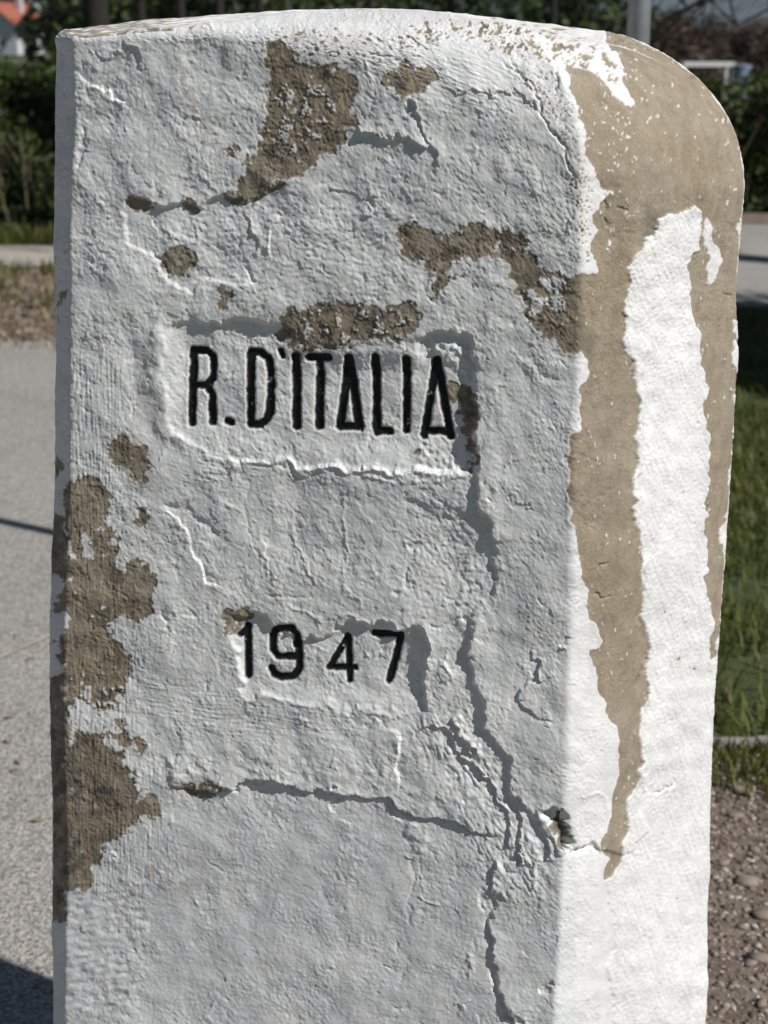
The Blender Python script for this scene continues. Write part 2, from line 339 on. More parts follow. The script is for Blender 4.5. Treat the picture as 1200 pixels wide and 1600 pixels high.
# upper recess and its rim
UR = [(197,314),(215,308),(242,318),(300,322),(350,308),(380,315),(420,298),(470,290),(500,320),(470,380),(400,440),(300,450),(252,430),(244,402),(214,390),(196,374)]
ur = poly(UR, 1.5); H -= 1.9 * ur * sstep(520, 380, xx + 0.3 * (yy - 320)); 
ledge([(196,312),(216,306),(242,316),(300,322),(352,308),(392,312),(440,288),(456,268)], 1.5, 26, -0.5, 10, (0.03, 0.2))
ridge([(246,402),(262,410),(262,440)], -1.2, 3)
ledge([(378,338),(392,352),(396,378),(386,398)], 1.0, 10, -0.6, 6); ledge([(432,335),(431,372),(420,395)], -0.7, 10, 0.9, 10)
ridge([(305,335),(308,385)], 0.7, 2); ridge([(254,348),(284,374)], 0.7, 2.5); ridge([(380,420),(398,440)], -1.2, 4)
# top right bulge with its undercut
ledge([(552,200),(566,214),(594,216),(616,208),(640,226),(664,230),(678,222)], 2.6, 24, -0.4, 10, (0.1, 0.1), 0.9)
ledge([(636,152),(650,160),(664,182),(668,215),(688,260)], 1.4, 14, -0.6, 10)
ridge([(640,160),(648,168)], -2.2, 6)
ledge([(690,128),(716,146),(740,148),(780,140),(820,155),(850,178)], 0.9, 14, -0.5, 10)
ledge([(520,295),(546,303),(572,310),(600,308)], 1.0, 12, -0.3, 6); ledge([(564,340),(580,345),(592,338)], 1.2, 8, -0.4, 6)
ledge([(590,60),(640,62),(690,64)], 0.8, 10, -0.4, 8); ledge([(575,88),(640,92),(670,85)], 0.9, 10, -0.4, 8)
# chips near the top left corner
ledge([(190,66),(212,74),(220,90),(222,106)], 1.6, 10, -0.4, 6); ledge([(146,72),(160,86),(188,84)], 1.5, 9, -0.5, 6)
ledge([(118,112),(130,132),(152,140),(166,150),(194,150)], -0.8, 12, 1.0, 14)
ridge([(130,195),(128,235),(122,255)], -1.4, 4)
# ridges and hair cracks of the middle coat
ledge([(258,796),(280,812),(298,846),(310,880),(322,908),(346,920)], -0.9, 14, 1.2, 20)
ridge([(262,790),(290,796),(305,790)], -1.6, 7); ridge([(300,800),(330,830),(345,850)], -1.0, 4)
ridge([(389,752),(388,820),(412,900)], -0.6, 2.5); ridge([(541,770),(534,870),(548,930),(566,952)], 0.7, 2.5)
ledge([(414,838),(414,900)], -0.5, 8, 0.5, 10); ridge([(462,830),(464,872),(492,900),(498,920)], 0.8, 2.5); ridge([(420,902),(462,878)], 0.6, 2.2)
ridge([(416,926),(460,930),(496,932)], -0.8, 3); ridge([(446,800),(470,840)], 0.7, 3)
ridge([(636,880),(640,910),(644,930)], -1.4, 4); ridge([(642,850),(642,865)], -1.4, 4)
ridge([(244,962),(270,970),(300,955),(330,950)], -0.9, 3); ridge([(250,955),(268,975)], -1.2, 6)
ridge([(440,945),(490,962),(497,990)], 0.8, 2.5); ridge([(520,965),(600,972),(650,974)], 0.9, 3)
ridge([(380,1088),(460,1098),(560,1110),(640,1122)], 0.9, 3.5); ridge([(470,1112),(480,1125),(505,1138)], 0.8, 2.5)
ridge([(620,778),(660,800),(700,815),(740,805)], -1.3, 8)
# blister at the right
ledge([(832,1020),(840,1035),(838,1048),(852,1060)], 1.4, 10, -1.0, 7); ledge([(824,1052),(816,1075),(818,1100),(834,1116),(858,1116),(866,1112)], 1.6, 14, -1.2, 7)
ledge([(850,1118),(848,1130),(862,1132)], 1.2, 6, -0.6, 5); ridge([(884,995),(880,1012)], -2.0, 5); ridge([(884,1012),(886,1020)], 2.0, 5)
ridge([(826,560),(845,575),(870,600)], -1.0, 6); ridge([(846,648),(852,670)], 0.6, 4)
# small random knocks, blisters and hair lines over the whole face
for i in range(260):
    x, y = rng.uniform(110, 900), rng.uniform(60, 1600); a = rng.uniform(0, 6.28); l_ = rng.uniform(5, 26)
    pts = [(x, y), (x + l_*math.cos(a), y + l_*math.sin(a)), (x + 1.7*l_*math.cos(a + rng.uniform(-.7, .7)), y + 1.7*l_*math.sin(a + rng.uniform(-.7, .7)))]
    k = rng.random()
    if k < 0.45: ledge(pts, rng.uniform(0.3, 0.9), rng.uniform(4, 12), rng.uniform(-0.4, 0), 6, (0.25, 0.25))
    elif k < 0.75: ridge(pts, rng.uniform(0.3, 0.8), rng.uniform(1.6, 3), (0.3, 0.3))
    else: ridge(pts, -rng.uniform(0.4, 1.1), rng.uniform(1.5, 3), (0.3, 0.3))
for i in range(500):
    x, y = rng.uniform(105, 1150), rng.uniform(40, 1600); r = rng.uniform(1.8, 5); S = bbox([(x, y)], 16)
    H[S] += rng.choice([-1.1, 0.7]) * rng.uniform(0.2, 0.8) * np.exp(-((xx[S]-x)**2 + (yy[S]-y)**2) / r**2)

# --- lettering: strokes (points, width in px)
GLYPHS = [
 ('letter', [([(299,549),(298,661)],12),([(299,549),(320,549),(330,559),(331,578),(330,592),(321,603),(302,604)],11),([(320,603),(329,616),(330,661)],12)]),
 ('full_stop', [([(354,660),(357,661)],12)]),
 ('letter', [([(390,551),(390,663)],12),([(390,551),(404,552),(417,561),(421,580),(421,640),(415,656),(406,664),(390,664)],12)]),
 ('apostrophe', [([(437,549),(439,557)],10)]),
 ('letter', [([(461,557),(462,666)],13)]),
 ('letter', [([(481,559),(512,559)],12),([(498,560),(497,667)],12.5)]),
 ('letter', [([(543,560),(529,668)],12.5),([(544,560),(559,669)],13.5),([(531,668),(558,669)],12)]),
 ('letter', [([(586,558),(586,675)],12.5),([(586,676),(606,676)],12)]),
 ('letter', [([(634,562),(632,674)],12)]),
 ('letter', [([(680,565),(660,682)],12),([(681,565),(702,684)],13),([(666,675),(700,677)],11)]),
 ('digit', [([(385,981),(387,1056)],11),([(385,981),(376,991),(373,993)],9)]),
 ('digit', [([(464,1012),(462,990),(455,982),(436,982),(427,988),(424,1001),(425,1018),(433,1027),(460,1028)],10.5),([(464,1000),(466,1030),(465,1048),(456,1059),(438,1060),(427,1055),(423,1046)],11)]),
 ('digit', [([(542,996),(515,1041),(512,1045),(553,1045)],9),([(542,996),(544,1030),(545,1064)],9.5)]),
 ('digit', [([(584,991),(626,993)],9.5),([(626,993),(618,1025),(607,1064)],10.5)]),
]
INK = np.zeros((CH, CW), np.float32); GID = np.zeros((CH, CW), np.int16); carve = np.zeros((CH, CW), np.float32)
gx_, gy_ = xx + 0.45*w3 + 0.2*w5, yy + 0.45*w4 + 0.2*w6
for gi, (_, strokes) in enumerate(GLYPHS):
    allp = [p for s in strokes for p in s[0]]; S = bbox(allp, 26); best = np.full(xx[S].shape, 1e9, np.float32)
    for pts, wd in strokes:
        for (x0, y0), (x1, y1) in zip(pts[:-1], pts[1:]):
            dx, dy = x1-x0, y1-y0; t = np.clip(((gx_[S]-x0)*dx + (gy_[S]-y0)*dy) / (dx*dx+dy*dy), 0, 1)
            best = np.minimum(best, np.hypot(gx_[S]-x0-t*dx, gy_[S]-y0-t*dy) - wd/2 - 0.5)
    INK[S] = np.maximum(INK[S], sstep(1.0, -0.6, best)); carve[S] = np.maximum(carve[S], sstep(2.2, -2.2, best))
    near = best < 6; G = GID[S]; G[near] = gi + 1; GID[S] = G
flat = gauss(np.clip(carve * 1.0, 0, 1), 3)
H -= 2.7 * carve

# --- bare render where the paint has flaked
def bare_field(polys, blur, amp, n):
    f = np.zeros((CH, CW), np.float32)
    for p in polys: f = np.maximum(f, poly(p))
    return gauss(f, blur) + amp * n * np.clip(3.0 * gauss(f, blur * 1.6), 0, 1)
nA = fractal(26, 4, 0.75); nE = fractal(34, 4, 0.58); nB = fractal(40, 5, 0.5); nC = fractal(15, 3, 0.8); nD = band(9, 7, 0.5)
front_ragged = [
 [(420,62),(446,50),(452,88),(470,104),(500,98),(526,104),(550,114),(558,128),(554,162),(546,192),(530,206),(536,234),(500,246),(478,262),(456,272),(440,288),(400,306),(376,318),(346,308),(330,309),(372,290),(398,244),(412,214),(416,160),(420,110)],
 [(590,124),(602,112),(640,106),(680,110),(684,124),(664,142),(628,152),(600,142)],
 [(625,353),(660,355),(690,362),(720,360),(736,351),(760,357),(780,366),(778,380),(758,394),(716,404),(702,420),(696,444),(688,466),(676,466),(684,436),(664,414),(636,396),(626,378)],
 [(790,364),(816,368),(832,392),(846,422),(872,434),(910,428),(912,548),(880,544),(846,522),(822,486),(802,448),(796,418),(788,390)],
 [(440,484),(500,470),(560,475),(620,474),(656,482),(662,500),(646,522),(620,532),(560,534),(500,542),(452,548),(430,528),(446,504)],
 [(168,688),(196,684),(210,700),(224,690),(226,730),(218,760),(196,730),(176,718)],
 [(208,796),(232,792),(236,820),(214,828)],
 [(345,960),(384,952),(400,964),(366,984),(362,1010),(350,985)],
 [(262,320),(306,316),(310,328),(268,330)], [(196,306),(244,316),(244,328),(200,322)],
 [(352,232),(374,230),(380,246),(356,252)],
 [(856,1272),(872,1266),(892,1280),(900,1320),(880,1330)],
 [(276,1228),(300,1228),(345,1222),(360,1232),(340,1248),(300,1246)],
 [(726,600),(742,620),(740,735),(728,738),(730,680),(716,620)], [(694,600),(712,610),(712,640),(700,640)], [(636,700),(648,698),(644,722),(632,716)],
 [(258,398),(300,392),(300,424),(270,430)], [(340,456),(362,452),(358,492),(342,480)],
]
front_clean = [
 [(104,744),(132,744),(166,760),(172,790),(156,806),(120,850),(104,868)],
 [(152,826),(172,822),(176,860),(154,864)],
 [(98,868),(134,872),(172,868),(180,884),(200,896),(214,874),(232,880),(242,904),(236,934),(222,966),(208,976),(194,962),(178,954),(168,976),(164,992),(186,1000),(196,1020),(210,1030),(194,1052),(186,1084),(170,1108),(132,1100),(104,1100),(100,980)],
 [(112,1144),(152,1148),(176,1170),(196,1196),(214,1224),(220,1256),(210,1298),(178,1302),(164,1322),(148,1356),(132,1392),(104,1392),(100,1240)],
 [(222,1246),(244,1240),(252,1262),(236,1284),(222,1272)], [(178,1120),(196,1130),(200,1160),(186,1166)], [(212,1152),(224,1156),(222,1188),(212,1180)],
]
left_side = [[(70,800),(102,812),(104,868),(100,905),(84,900),(60,980),(60,800)], [(60,1060),(98,1060),(104,1110),(106,1440),(60,1450)], [(84,700),(96,720),(92,760),(82,760)], [(88,450),(96,455),(92,520),(86,520)]]
right_tan = [
 [(948,30),(1010,36),(1070,66),(1120,110),(1160,160),(1190,210),(1190,900),(1128,960),(1116,1048),(1108,960),(1102,905),(1106,800),(1105,700),(1104,600),(1099,540),(1084,500),(1075,450),(1080,412),(1094,392),(1092,330),(1086,316),(1056,328),(1030,344),(1004,382),(985,424),(976,474),(975,524),(986,562),(991,620),(992,700),(990,800),(996,884),(1004,934),(1012,984),(1014,1024),(1011,1074),(1004,1134),(994,1194),(984,1252),(978,1294),(964,1340),(953,1376),(946,1378),(942,1344),(934,1330),(940,1300),(962,1250),(966,1200),(961,1160),(950,1120),(940,1080),(930,1050),(925,1020),(930,1000),(924,960),(910,920),(905,880),(896,850),(888,800),(890,740),(895,690),(905,640),(915,576),(904,550),(902,430),(936,420),(930,396),(926,350),(941,312),(930,280),(916,230),(905,200),(894,140),(880,112),(912,104),(938,110),(962,134),(976,158),(984,148),(974,120),(958,78)],
]
cut_white = [
 [(1100,338),(1106,345),(1118,380),(1130,408),(1126,430),(1110,450),(1103,440),(1108,408),(1098,372)],
 [(1152,495),(1166,505),(1166,700),(1146,722),(1150,640)], [(1142,530),(1148,535),(1150,600),(1146,625),(1142,580)],
 [(1140,716),(1160,690),(1150,800),(1138,860),(1134,850),(1142,770)],
 [(1132,960),(1150,930),(1140,1080),(1118,1090)], [(1130,800),(1136,800),(1136,880),(1130,880)],
 [(1160,180),(1176,190),(1178,250),(1166,240)], [(1158,330),(1166,335),(1164,400),(1157,395)],
 [(868,120),(890,128),(898,180),(905,215),(916,260),(926,300),(918,340),(922,400),(908,424),(900,360),(898,290),(886,240),(872,200)],
]
speck_white = [[(800,20),(880,40),(935,60),(965,90),(985,150),(965,158),(940,120),(900,110),(870,120),(830,100),(790,70)]]
fA = bare_field(front_ragged, 7, 0.24, 0.95*nE + 0.15*nD); fB = bare_field(front_clean, 7, 0.24, 0.95*nE + 0.12*nD); fL = bare_field(left_side, 4, 0.17, fractal(30, 4, 0.7) * 0.6 + band(6, 40) * 0.8)
fR = bare_field(right_tan, 3.5, 1.0, (0.09 + 0.12 * sstep(460, 380, yy)) * (0.9*nE + 0.25*nD)); fW = bare_field(cut_white, 2.0, 0.16, 0.6*nA + 0.7*band(5, 22))
bare = np.maximum.reduce([sstep(0.35, 0.42, fA), sstep(0.30, 0.37, fB), sstep(0.46, 0.54, fL), sstep(0.46, 0.54, fR)])
bare *= 1 - sstep(0.46, 0.54, fW)
# paint freckles left on the tan side and dark flecks in paint next to patches
dir_sp = band(7, 11, 0.5, 0.5) * 0.8 + 0.6 * band(18) 
spz = gauss(poly([(905,40),(1010,60),(1000,150),(1000,330),(960,330),(930,160)]), 16)
bare *= 1 - sstep(2.9, 3.1, dir_sp + 1.5 * spz) * (xx > 900)
vsp = band(5, 26) + 0.8*band(40); bare *= 1 - sstep(3.3, 3.5, vsp) * (xx > 900)
wsp = gauss(poly(speck_white[0]), 8); bare *= 1 - sstep(0.5, 0.56, wsp + 0.0 * nC)
tsp = gauss(poly([(640,30),(800,30),(890,44),(960,80),(980,140),(900,120),(820,90),(720,70),(640,60)]), 8)
dn = 0.7 * band(9, 18, 0.5, 1.05) + 0.5 * band(30) + 0.35 * nD
bare = np.maximum(bare, sstep(0.60, 0.70, tsp * 0.54 + 0.24 * dn * np.clip(2*tsp, 0, 1)))
csp = gauss(poly([(800,100),(870,110),(900,200),(925,300),(925,415),(900,415),(890,280),(860,200),(800,130)]), 5)
bare = np.maximum(bare, sstep(0.62, 0.68, csp * 0.46 + 0.20 * (nD + 0.4 * nA)))
topz = gauss(poly([(420,36),(560,42),(700,50),(700,70),(560,110),(430,100)]), 8)
bare = np.maximum(bare, sstep(0.62, 0.68, topz * 0.46 + 0.20 * (0.7 * band(16, 7) + 0.6 * nA)))
dsp = gauss(poly([(590,390),(700,390),(800,440),(830,500),(700,480)]), 10); bare = np.maximum(bare, sstep(0.62, 0.68, dsp * 0.30 + 0.20 * nA))
lsp = gauss(poly([(100,740),(240,780),(250,1000),(215,1180),(260,1290),(150,1400),(100,1400)]), 12); bare = np.maximum(bare, sstep(0.62, 0.68, lsp * 0.34 + 0.17 * (nA * 0.7 + 0.5 * nD)))
# paint islands inside the ragged patches
isl = gauss(poly([(430,120),(520,120),(530,200),(440,260),(420,230)]), 10) + gauss(poly([(820,430),(890,435),(885,505),(830,500)]), 5) * 1.35 + gauss(poly([(445,480),(655,480),(640,530),(450,540)]), 8) * 0.9 + 0.8*gauss(poly([(104,1050),(190,1060),(190,1130),(104,1150)]), 8)
bare *= 1 - sstep(0.60, 0.68, isl * 0.50 + 0.2 * (0.85 * nE + 0.35 * band(9, 6)))
fringe = np.clip(gauss(np.maximum.reduce([poly(p) for p in front_ragged[:5]]), 16) * 1.6, 0, 1)
bare = np.maximum(bare, sstep(0.64, 0.70, fringe * 0.40 + 0.19 * (0.75 * nA + 0.55 * nD)) * (xx < 900))
bare *= 1 - carve
# stains, plus the shade inside the hole painted as dark colour
stain_shade = sstep(0.2, 1.6, fractal(60, 5, 0.7)) * 0.8
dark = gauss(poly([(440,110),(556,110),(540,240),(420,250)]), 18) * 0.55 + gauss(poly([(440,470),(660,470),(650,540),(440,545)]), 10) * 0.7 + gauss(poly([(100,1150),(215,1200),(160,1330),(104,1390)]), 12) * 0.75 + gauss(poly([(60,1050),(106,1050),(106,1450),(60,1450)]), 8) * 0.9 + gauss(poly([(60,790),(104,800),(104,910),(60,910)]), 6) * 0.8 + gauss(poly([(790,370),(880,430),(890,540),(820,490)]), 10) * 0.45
streak = gauss(np.maximum(poly([(1015,320),(1040,330),(1010,400),(996,420)]), poly([(905,500),(925,520),(920,570),(905,550)])), 6)
stain_shade = np.clip(stain_shade * (0.06 + 0.94 * sstep(910, 870, xx)) + dark * (0.34 + 0.3 * nE) + 0.6 * streak + 1.3 * gauss(hole, 3) + sstep(890, 930, xx) * (0.01 + 0.03 * band(14, 120) + 0.04 * band(80)), 0, 1)  # the hole term paints its inner shade, the rest is staining
rust = np.clip(gauss(poly([(268,100),(282,112),(300,150),(330,205),(336,222),(322,212),(290,150)]), 4) * (0.4 + 0.35 * nA) + 0.4*gauss(poly([(228,640),(248,636),(244,650)]), 3)
               + 0.5 * gauss(poly([(262,392),(300,390),(300,420),(270,440)]), 6) * (0.5 + 0.4*nA) + 0.5 * gauss(poly([(196,684),(226,690),(230,770),(190,740)]), 8)
               + 0.4 * gauss(poly([(255,1210),(360,1220),(350,1250),(260,1240)]), 6) + 0.35 * gauss(poly([(180,1330),(320,1330),(310,1420),(200,1420)]), 16) * sstep(0.2, 1.2, nB), 0, 1)
tint = np.clip(0.05 + 0.30 * sstep(1180, 1300, yy) + 0.12 * band(120) + 0.5 * gauss(poly([(600,760),(740,770),(740,840),(620,830)]), 20) + 0.1 * sstep(112, 104, xx), 0, 1) * (xx < 900)
rust = np.clip(rust + np.clip(0.55 + 0.5 * nE, 0, 1.3) * 0.30 * gauss(bare, 6) * (1 - bare) + 0.05 * sstep(0.4, 1.8, band(16, 150) + 0.5 * nB), 0, 1)
INK *= 1 - 0.6 * sstep(2.3, 2.7, 0.8 * nE + 0.6 * nD)
# bare is a paint-film lower, with sandy grain
bsm = gauss(bare, 0.7)
H -= (0.55 + 0.5 * sstep(890, 930, xx)) * bsm
lip = gauss(bare, 3.0) * (1 - bsm); H += lip * np.clip(0.5 + 0.6 * nE, 0, 1.8)      # paint curls up a little along the flaked edges
sand = slope(band(5, bw=0.5), 0.10) + slope(band(9), 0.06)
H += bsm * sstep(910, 880, xx) * sand
# right flank: quieter relief, thick white patch standing proud, small cracks
fl = sstep(900, 960, xx); H -= fl * (fine + peel) * 0.45
W1 = [(1086,316),(1056,328),(1030,344),(1004,382),(985,424),(976,474),(975,524),(986,562),(991,620),(992,700),(990,800),(996,884),(1004,934),(1012,984),(1014,1024),(1011,1074),(1004,1134),(994,1194),(984,1252),(978,1294),(964,1340),(953,1376),(960,1600),(1200,1600),(1200,1000),(1108,960),(1102,905),(1106,800),(1105,700),(1104,600),(1099,540),(1084,500),(1075,450),(1080,412),(1094,392)]
H += poly(W1, 1.0) * fl * (1.3 + slope(band(55, 9, 0.5, 1.25), 0.10) + slope(band(9), 0.085) + slope(band(45), 0.05) + slope(band(5), 0.11))
for c in ([(948,60),(965,64),(985,60),(1010,68)], [(1060,90),(1075,110),(1070,125)], [(868,60),(866,85),(872,110),(866,150)], [(960,322),(975,328),(985,330)], [(936,300),(946,330),(955,345),(962,352)],
          [(790,85),(812,110),(832,150),(850,185),(872,215),(895,270),(900,300)], [(1130,450),(1135,480),(1144,505)], [(985,560),(984,600)], [(1012,1020),(1008,1060)], [(930,890),(955,880)], [(930,920),(945,935)], [(1016,1240),(1035,1235),(1060,1210)], [(935,155),(950,165)]):
    ridge(c, -2.2, 2.2, (0.2, 0.2))
# missing dark crack colour comes from depth alone

def sampler(A):
    def f(px, py):
        x = np.clip(px + OX, 0, CW - 2.001); y = np.clip(py + OY, 0, CH - 2.001)
        x0 = x.astype(np.int32); y0 = y.astype(np.int32); u = (x - x0).astype(np.float32); v = (y - y0).astype(np.float32)
        return (A[y0, x0]*(1-u) + A[y0, x0+1]*u)*(1-v) + (A[y0+1, x0]*(1-u) + A[y0+1, x0+1]*u)*v
    return f

# ------------------------------------------------------------------ the stone body
STEP = 1.5
# plan corners, going round from the left-back edge: outline column read at each row, and distance
TAB = {  # (rows, columns)
 'L0': ([0, 60, 200, 400, 560, 750, 850, 1080, 1250, 1400, 1600, 1800], [87, 86, 83, 81, 85, 83, 79, 75, 79, 79, 81, 82]),
 'L1': ([0, 70, 200, 350, 540, 700, 880, 1000, 1150, 1400, 1600, 1800], [114, 115, 116, 108, 110, 110, 104, 100, 100, 104, 100, 100]),
 'R1': ([0, 300, 500, 600, 760, 900, 1000, 1150, 1300, 1450, 1600, 1800], [912, 908, 908, 902, 893, 894, 890, 886, 881, 876, 868, 864]),
 'R2': ([0, 300, 500, 700, 900, 1100, 1300, 1600, 1800], [1010, 1005, 985, 980, 975, 962, 945, 930, 926]),
 'R3': ([0, 220, 300, 450, 550, 700, 850, 1000, 1100, 1250, 1500, 1600, 1800], [1192, 1190, 1182, 1169, 1171, 1163, 1153, 1141, 1134, 1129, 1122, 1119, 1117])}
YC = {'L0': 1.260, 'L1': 1.229, 'R1': 1.135, 'R2': 1.170, 'R3': 1.365}
ZT, ZC = 1.268, 1.297                   # shoulder-top height, crown height
order = ['L1', 'R1', 'R2', 'R3', 'B1', 'B2', 'L0']
fillet = {'L1': 0.003, 'R1': 0.0035, 'R2': 0.018, 'R3': 0.04, 'B1': 0.03, 'B2': 0.03, 'L0': 0.008}
def corners(z):
    z = np.atleast_1d(z); P = np.zeros((len(z), 7, 2))
    for i, k in enumerate(order):
        if k in TAB:
            r = row_of(YC[k], z); c = np.interp(r, *TAB[k]); P[:, i, 0] = (c - CX) / F * axial(YC[k], z); P[:, i, 1] = YC[k]
        else:
            P[:, i] = (0.265, 1.40) if k == 'B1' else (-0.21, 1.47)
    return P
nseg = [int(790/STEP), int(90/STEP), int(190/STEP), 22, 26, 16, int(30/STEP)]
seg = np.concatenate([np.full(n, i) for i, n in enumerate(nseg)]); tt = np.concatenate([np.arange(n) / n for n in nseg]); NC = len(seg)
def perimeter(z):                       # z (rows, NC) -> xy
    zu = z[:, 0] if np.allclose(z, z[:, :1]) else None
    out = np.zeros(z.shape + (2,))
    for i in range(7):
        cols = np.where(seg == i)[0]; zc = z[:, cols]; sh = zc.shape
        P = corners(zc.ravel()).reshape(sh + (7, 2))
        A, B, Pp, Nn = P[:, :, i], P[:, :, (i+1) % 7], P[:, :, (i-1) % 7], P[:, :, (i+2) % 7]
        t = tt[cols][None, :, None]; L = np.linalg.norm(B - A, axis=2, keepdims=True); d = (B - A) / L
        pos = A + (B - A) * t; s = t * L
        fa, fb = fillet[order[i]], fillet[order[(i+1) % 7]]
        din = A - Pp; din /= np.linalg.norm(din, axis=2, keepdims=True); dout = Nn - B; dout /= np.linalg.norm(dout, axis=2, keepdims=True)
        q = np.clip(0.5 + s / (2*fa), 0.5, 1); bez = (1-q)**2 * (A - din*fa) + 2*q*(1-q) * A + q*q * (A + d*fa); pos = np.where(s < fa, bez, pos)
        s2 = L - s; q = np.clip(0.5 - s2 / (2*fb), 0, 0.5); bez = (1-q)**2 * (B - d*fb) + 2*q*(1-q) * B + q*q * (B + dout*fb); pos = np.where(s2 < fb, bez, pos)
        out[:, cols] = pos
    return out
u = seg + tt
rh = np.interp(u, [0, 0.05, 0.35, 0.55, 0.75, 0.9, 1.0, 2.0, 3.0, 4, 5, 6, 6.6, 7], [0.006, 0.007, 0.02, 0.03, 0.055, 0.09, 0.12, 0.16, 0.21, 0.10, 0.03, 0.008, 0.006, 0.006]) * SCALE
rv = np.interp(u, [0, 0.05, 0.35, 0.55, 0.75, 0.9, 1.0, 2.0, 3.0, 4, 5, 6, 6.6, 7], [0.005, 0.006, 0.018, 0.032, 0.062, 0.11, 0.15, 0.16, 0.165, 0.08, 0.03, 0.006, 0.005, 0.005]) * SCALE
zt = np.interp(u, [0, 0.3, 0.6, 1.0, 2.0, 3.0, 4, 5, 6, 7], [1.256, 1.270, 1.270, 1.272, 1.268, 1.254, 1.264, 1.274, 1.262, 1.256]); zt = EYE + (zt - EYE) * SCALE; ZC = EYE + 0.036 * SCALE
k_ = 25; ker = np.ones(2*k_+1) / (2*k_+1)
k_ = 14; ker = np.ones(2*k_+1) / (2*k_+1)
sm_ = lambda a: np.convolve(np.concatenate([a[-k_:], a, a[:k_]]), ker, 'valid')
rh, rv, zt = sm_(rh), sm_(rv), sm_(zt)
zedge = zt - rv
CEN = np.array([-0.016, 1.32])
zfloor, zvis = -0.05, 0.22
nw0, nw1, na, ncap = 70, int(1720/STEP), 150, 56
w0 = np.linspace(0, 1, nw0, endpoint=False)[:, None]; w1_ = np.linspace(0, 1, nw1)[:, None]
zw = np.concatenate([zfloor + (zvis - zfloor) * w0 * np.ones((1, NC)), zvis + (zedge[None] - zvis) * w1_])
XYw = perimeter(zw)
top = XYw[-1]; inn = CEN - top; dst = np.linalg.norm(inn, axis=1); inn /= dst[:, None]
ph = np.linspace(0, math.pi/2, na + 1)[1:, None]
XYa = top[None] + inn[None] * (rh[None] * (1 - np.cos(ph)))[..., None]; za = zedge[None] + rv[None] * np.sin(ph)
# arc keeps the wall's inward lean direction; then the crown
rc = np.linspace(0, 1, ncap + 1)[1:, None]
s0 = rh / dst; rr = s0[None] + (0.985 - s0[None]) * rc
XYc = top[None] + (inn * dst[:, None])[None] * rr[..., None]
kk = (rr - s0[None]) / (1 - s0[None]); zcap = zt[None] + (ZC - zt[None]) * (1 - (1 - kk)**1.7)
PTS = np.concatenate([np.concatenate([XYw, XYa, XYc]), np.concatenate([zw, za, zcap])[..., None]], axis=2)
NR = PTS.shape[0]
du = np.roll(PTS, -1, 1) - np.roll(PTS, 1, 1); dv = np.gradient(PTS, axis=0)
Nn = np.cross(du, dv); Nn /= np.linalg.norm(Nn, axis=2, keepdims=True) + 1e-12
X, Y, Z = PTS[..., 0], PTS[..., 1], PTS[..., 2]
PX = CX + F * X / axial(Y, Z); PY = row_of(Y, Z)
mm_ = np.mod(PY - 1680, 560); PY = np.where(PY > 1680, 1680 - np.where(mm_ < 280, mm_, 560 - mm_), PY)   # the foot repeats the relief above it
view = np.stack([-X, -Y, EYE - Z], 2); view /= np.linalg.norm(view, axis=2, keepdims=True)
ndv = (Nn * view).sum(2)
hid = 1 - sstep(0.02, 0.10, ndv)        # parts seen too flat to be traced get untraced relief of the same kind
cap = np.zeros((NR, 1)); cap[nw0 + nw1 + na//2:] = 1
qx = np.mod(np.where(cap > 0, X * 1900, (u[None] * 300)) + 400, 1000) + 60; qy = np.mod(np.where(cap > 0, Y * 1900, -Z * 1900), 1400) + 100
PL = slope(band(9), 0.10) + slope(band(24), 0.07) + slope(band(60, 14), 0.05)
Hs = sampler(H)(PX, PY) * (1 - hid) + sampler(PL)(qx, qy) * hid
BT = sstep(0.9, 1.05, fractal(50, 5, 0.7))
bs = sampler(bare)(PX, PY) * (1 - hid) + sampler(BT)(qx, qy) * hid
lefttop = sstep(-0.14, -0.19, X + 0.02 * sampler(nB)(qx, qy)) * cap * sstep(0.99, 0.9, kk[-1].mean() * 0 + (Y - 1.17) / 0.4)
bs = np.maximum(bs, lefttop * 0.95 * sstep(-0.75, -0.45, sampler(nA)(qx, qy)))
PTS = PTS + Nn * (Hs * 0.001 * SCALE)[..., None]
MASK = np.stack([np.clip(bs, 0, 1), sampler(INK)(PX, PY) * (1 - hid), sampler(stain_shade)(PX, PY), sampler(rust)(PX, PY) * (1 - hid)], 2).astype(np.float32)
TINT = (sampler(tint.astype(np.float32))(PX, PY) * (1 - hid)).astype(np.float32)
GV = GID[np.clip(PY + OY + .5, 0, CH-1).astype(int), np.clip(PX + OX + .5, 0, CW-1).astype(int)] * (hid < 0.5) * (seg[None] == 0)

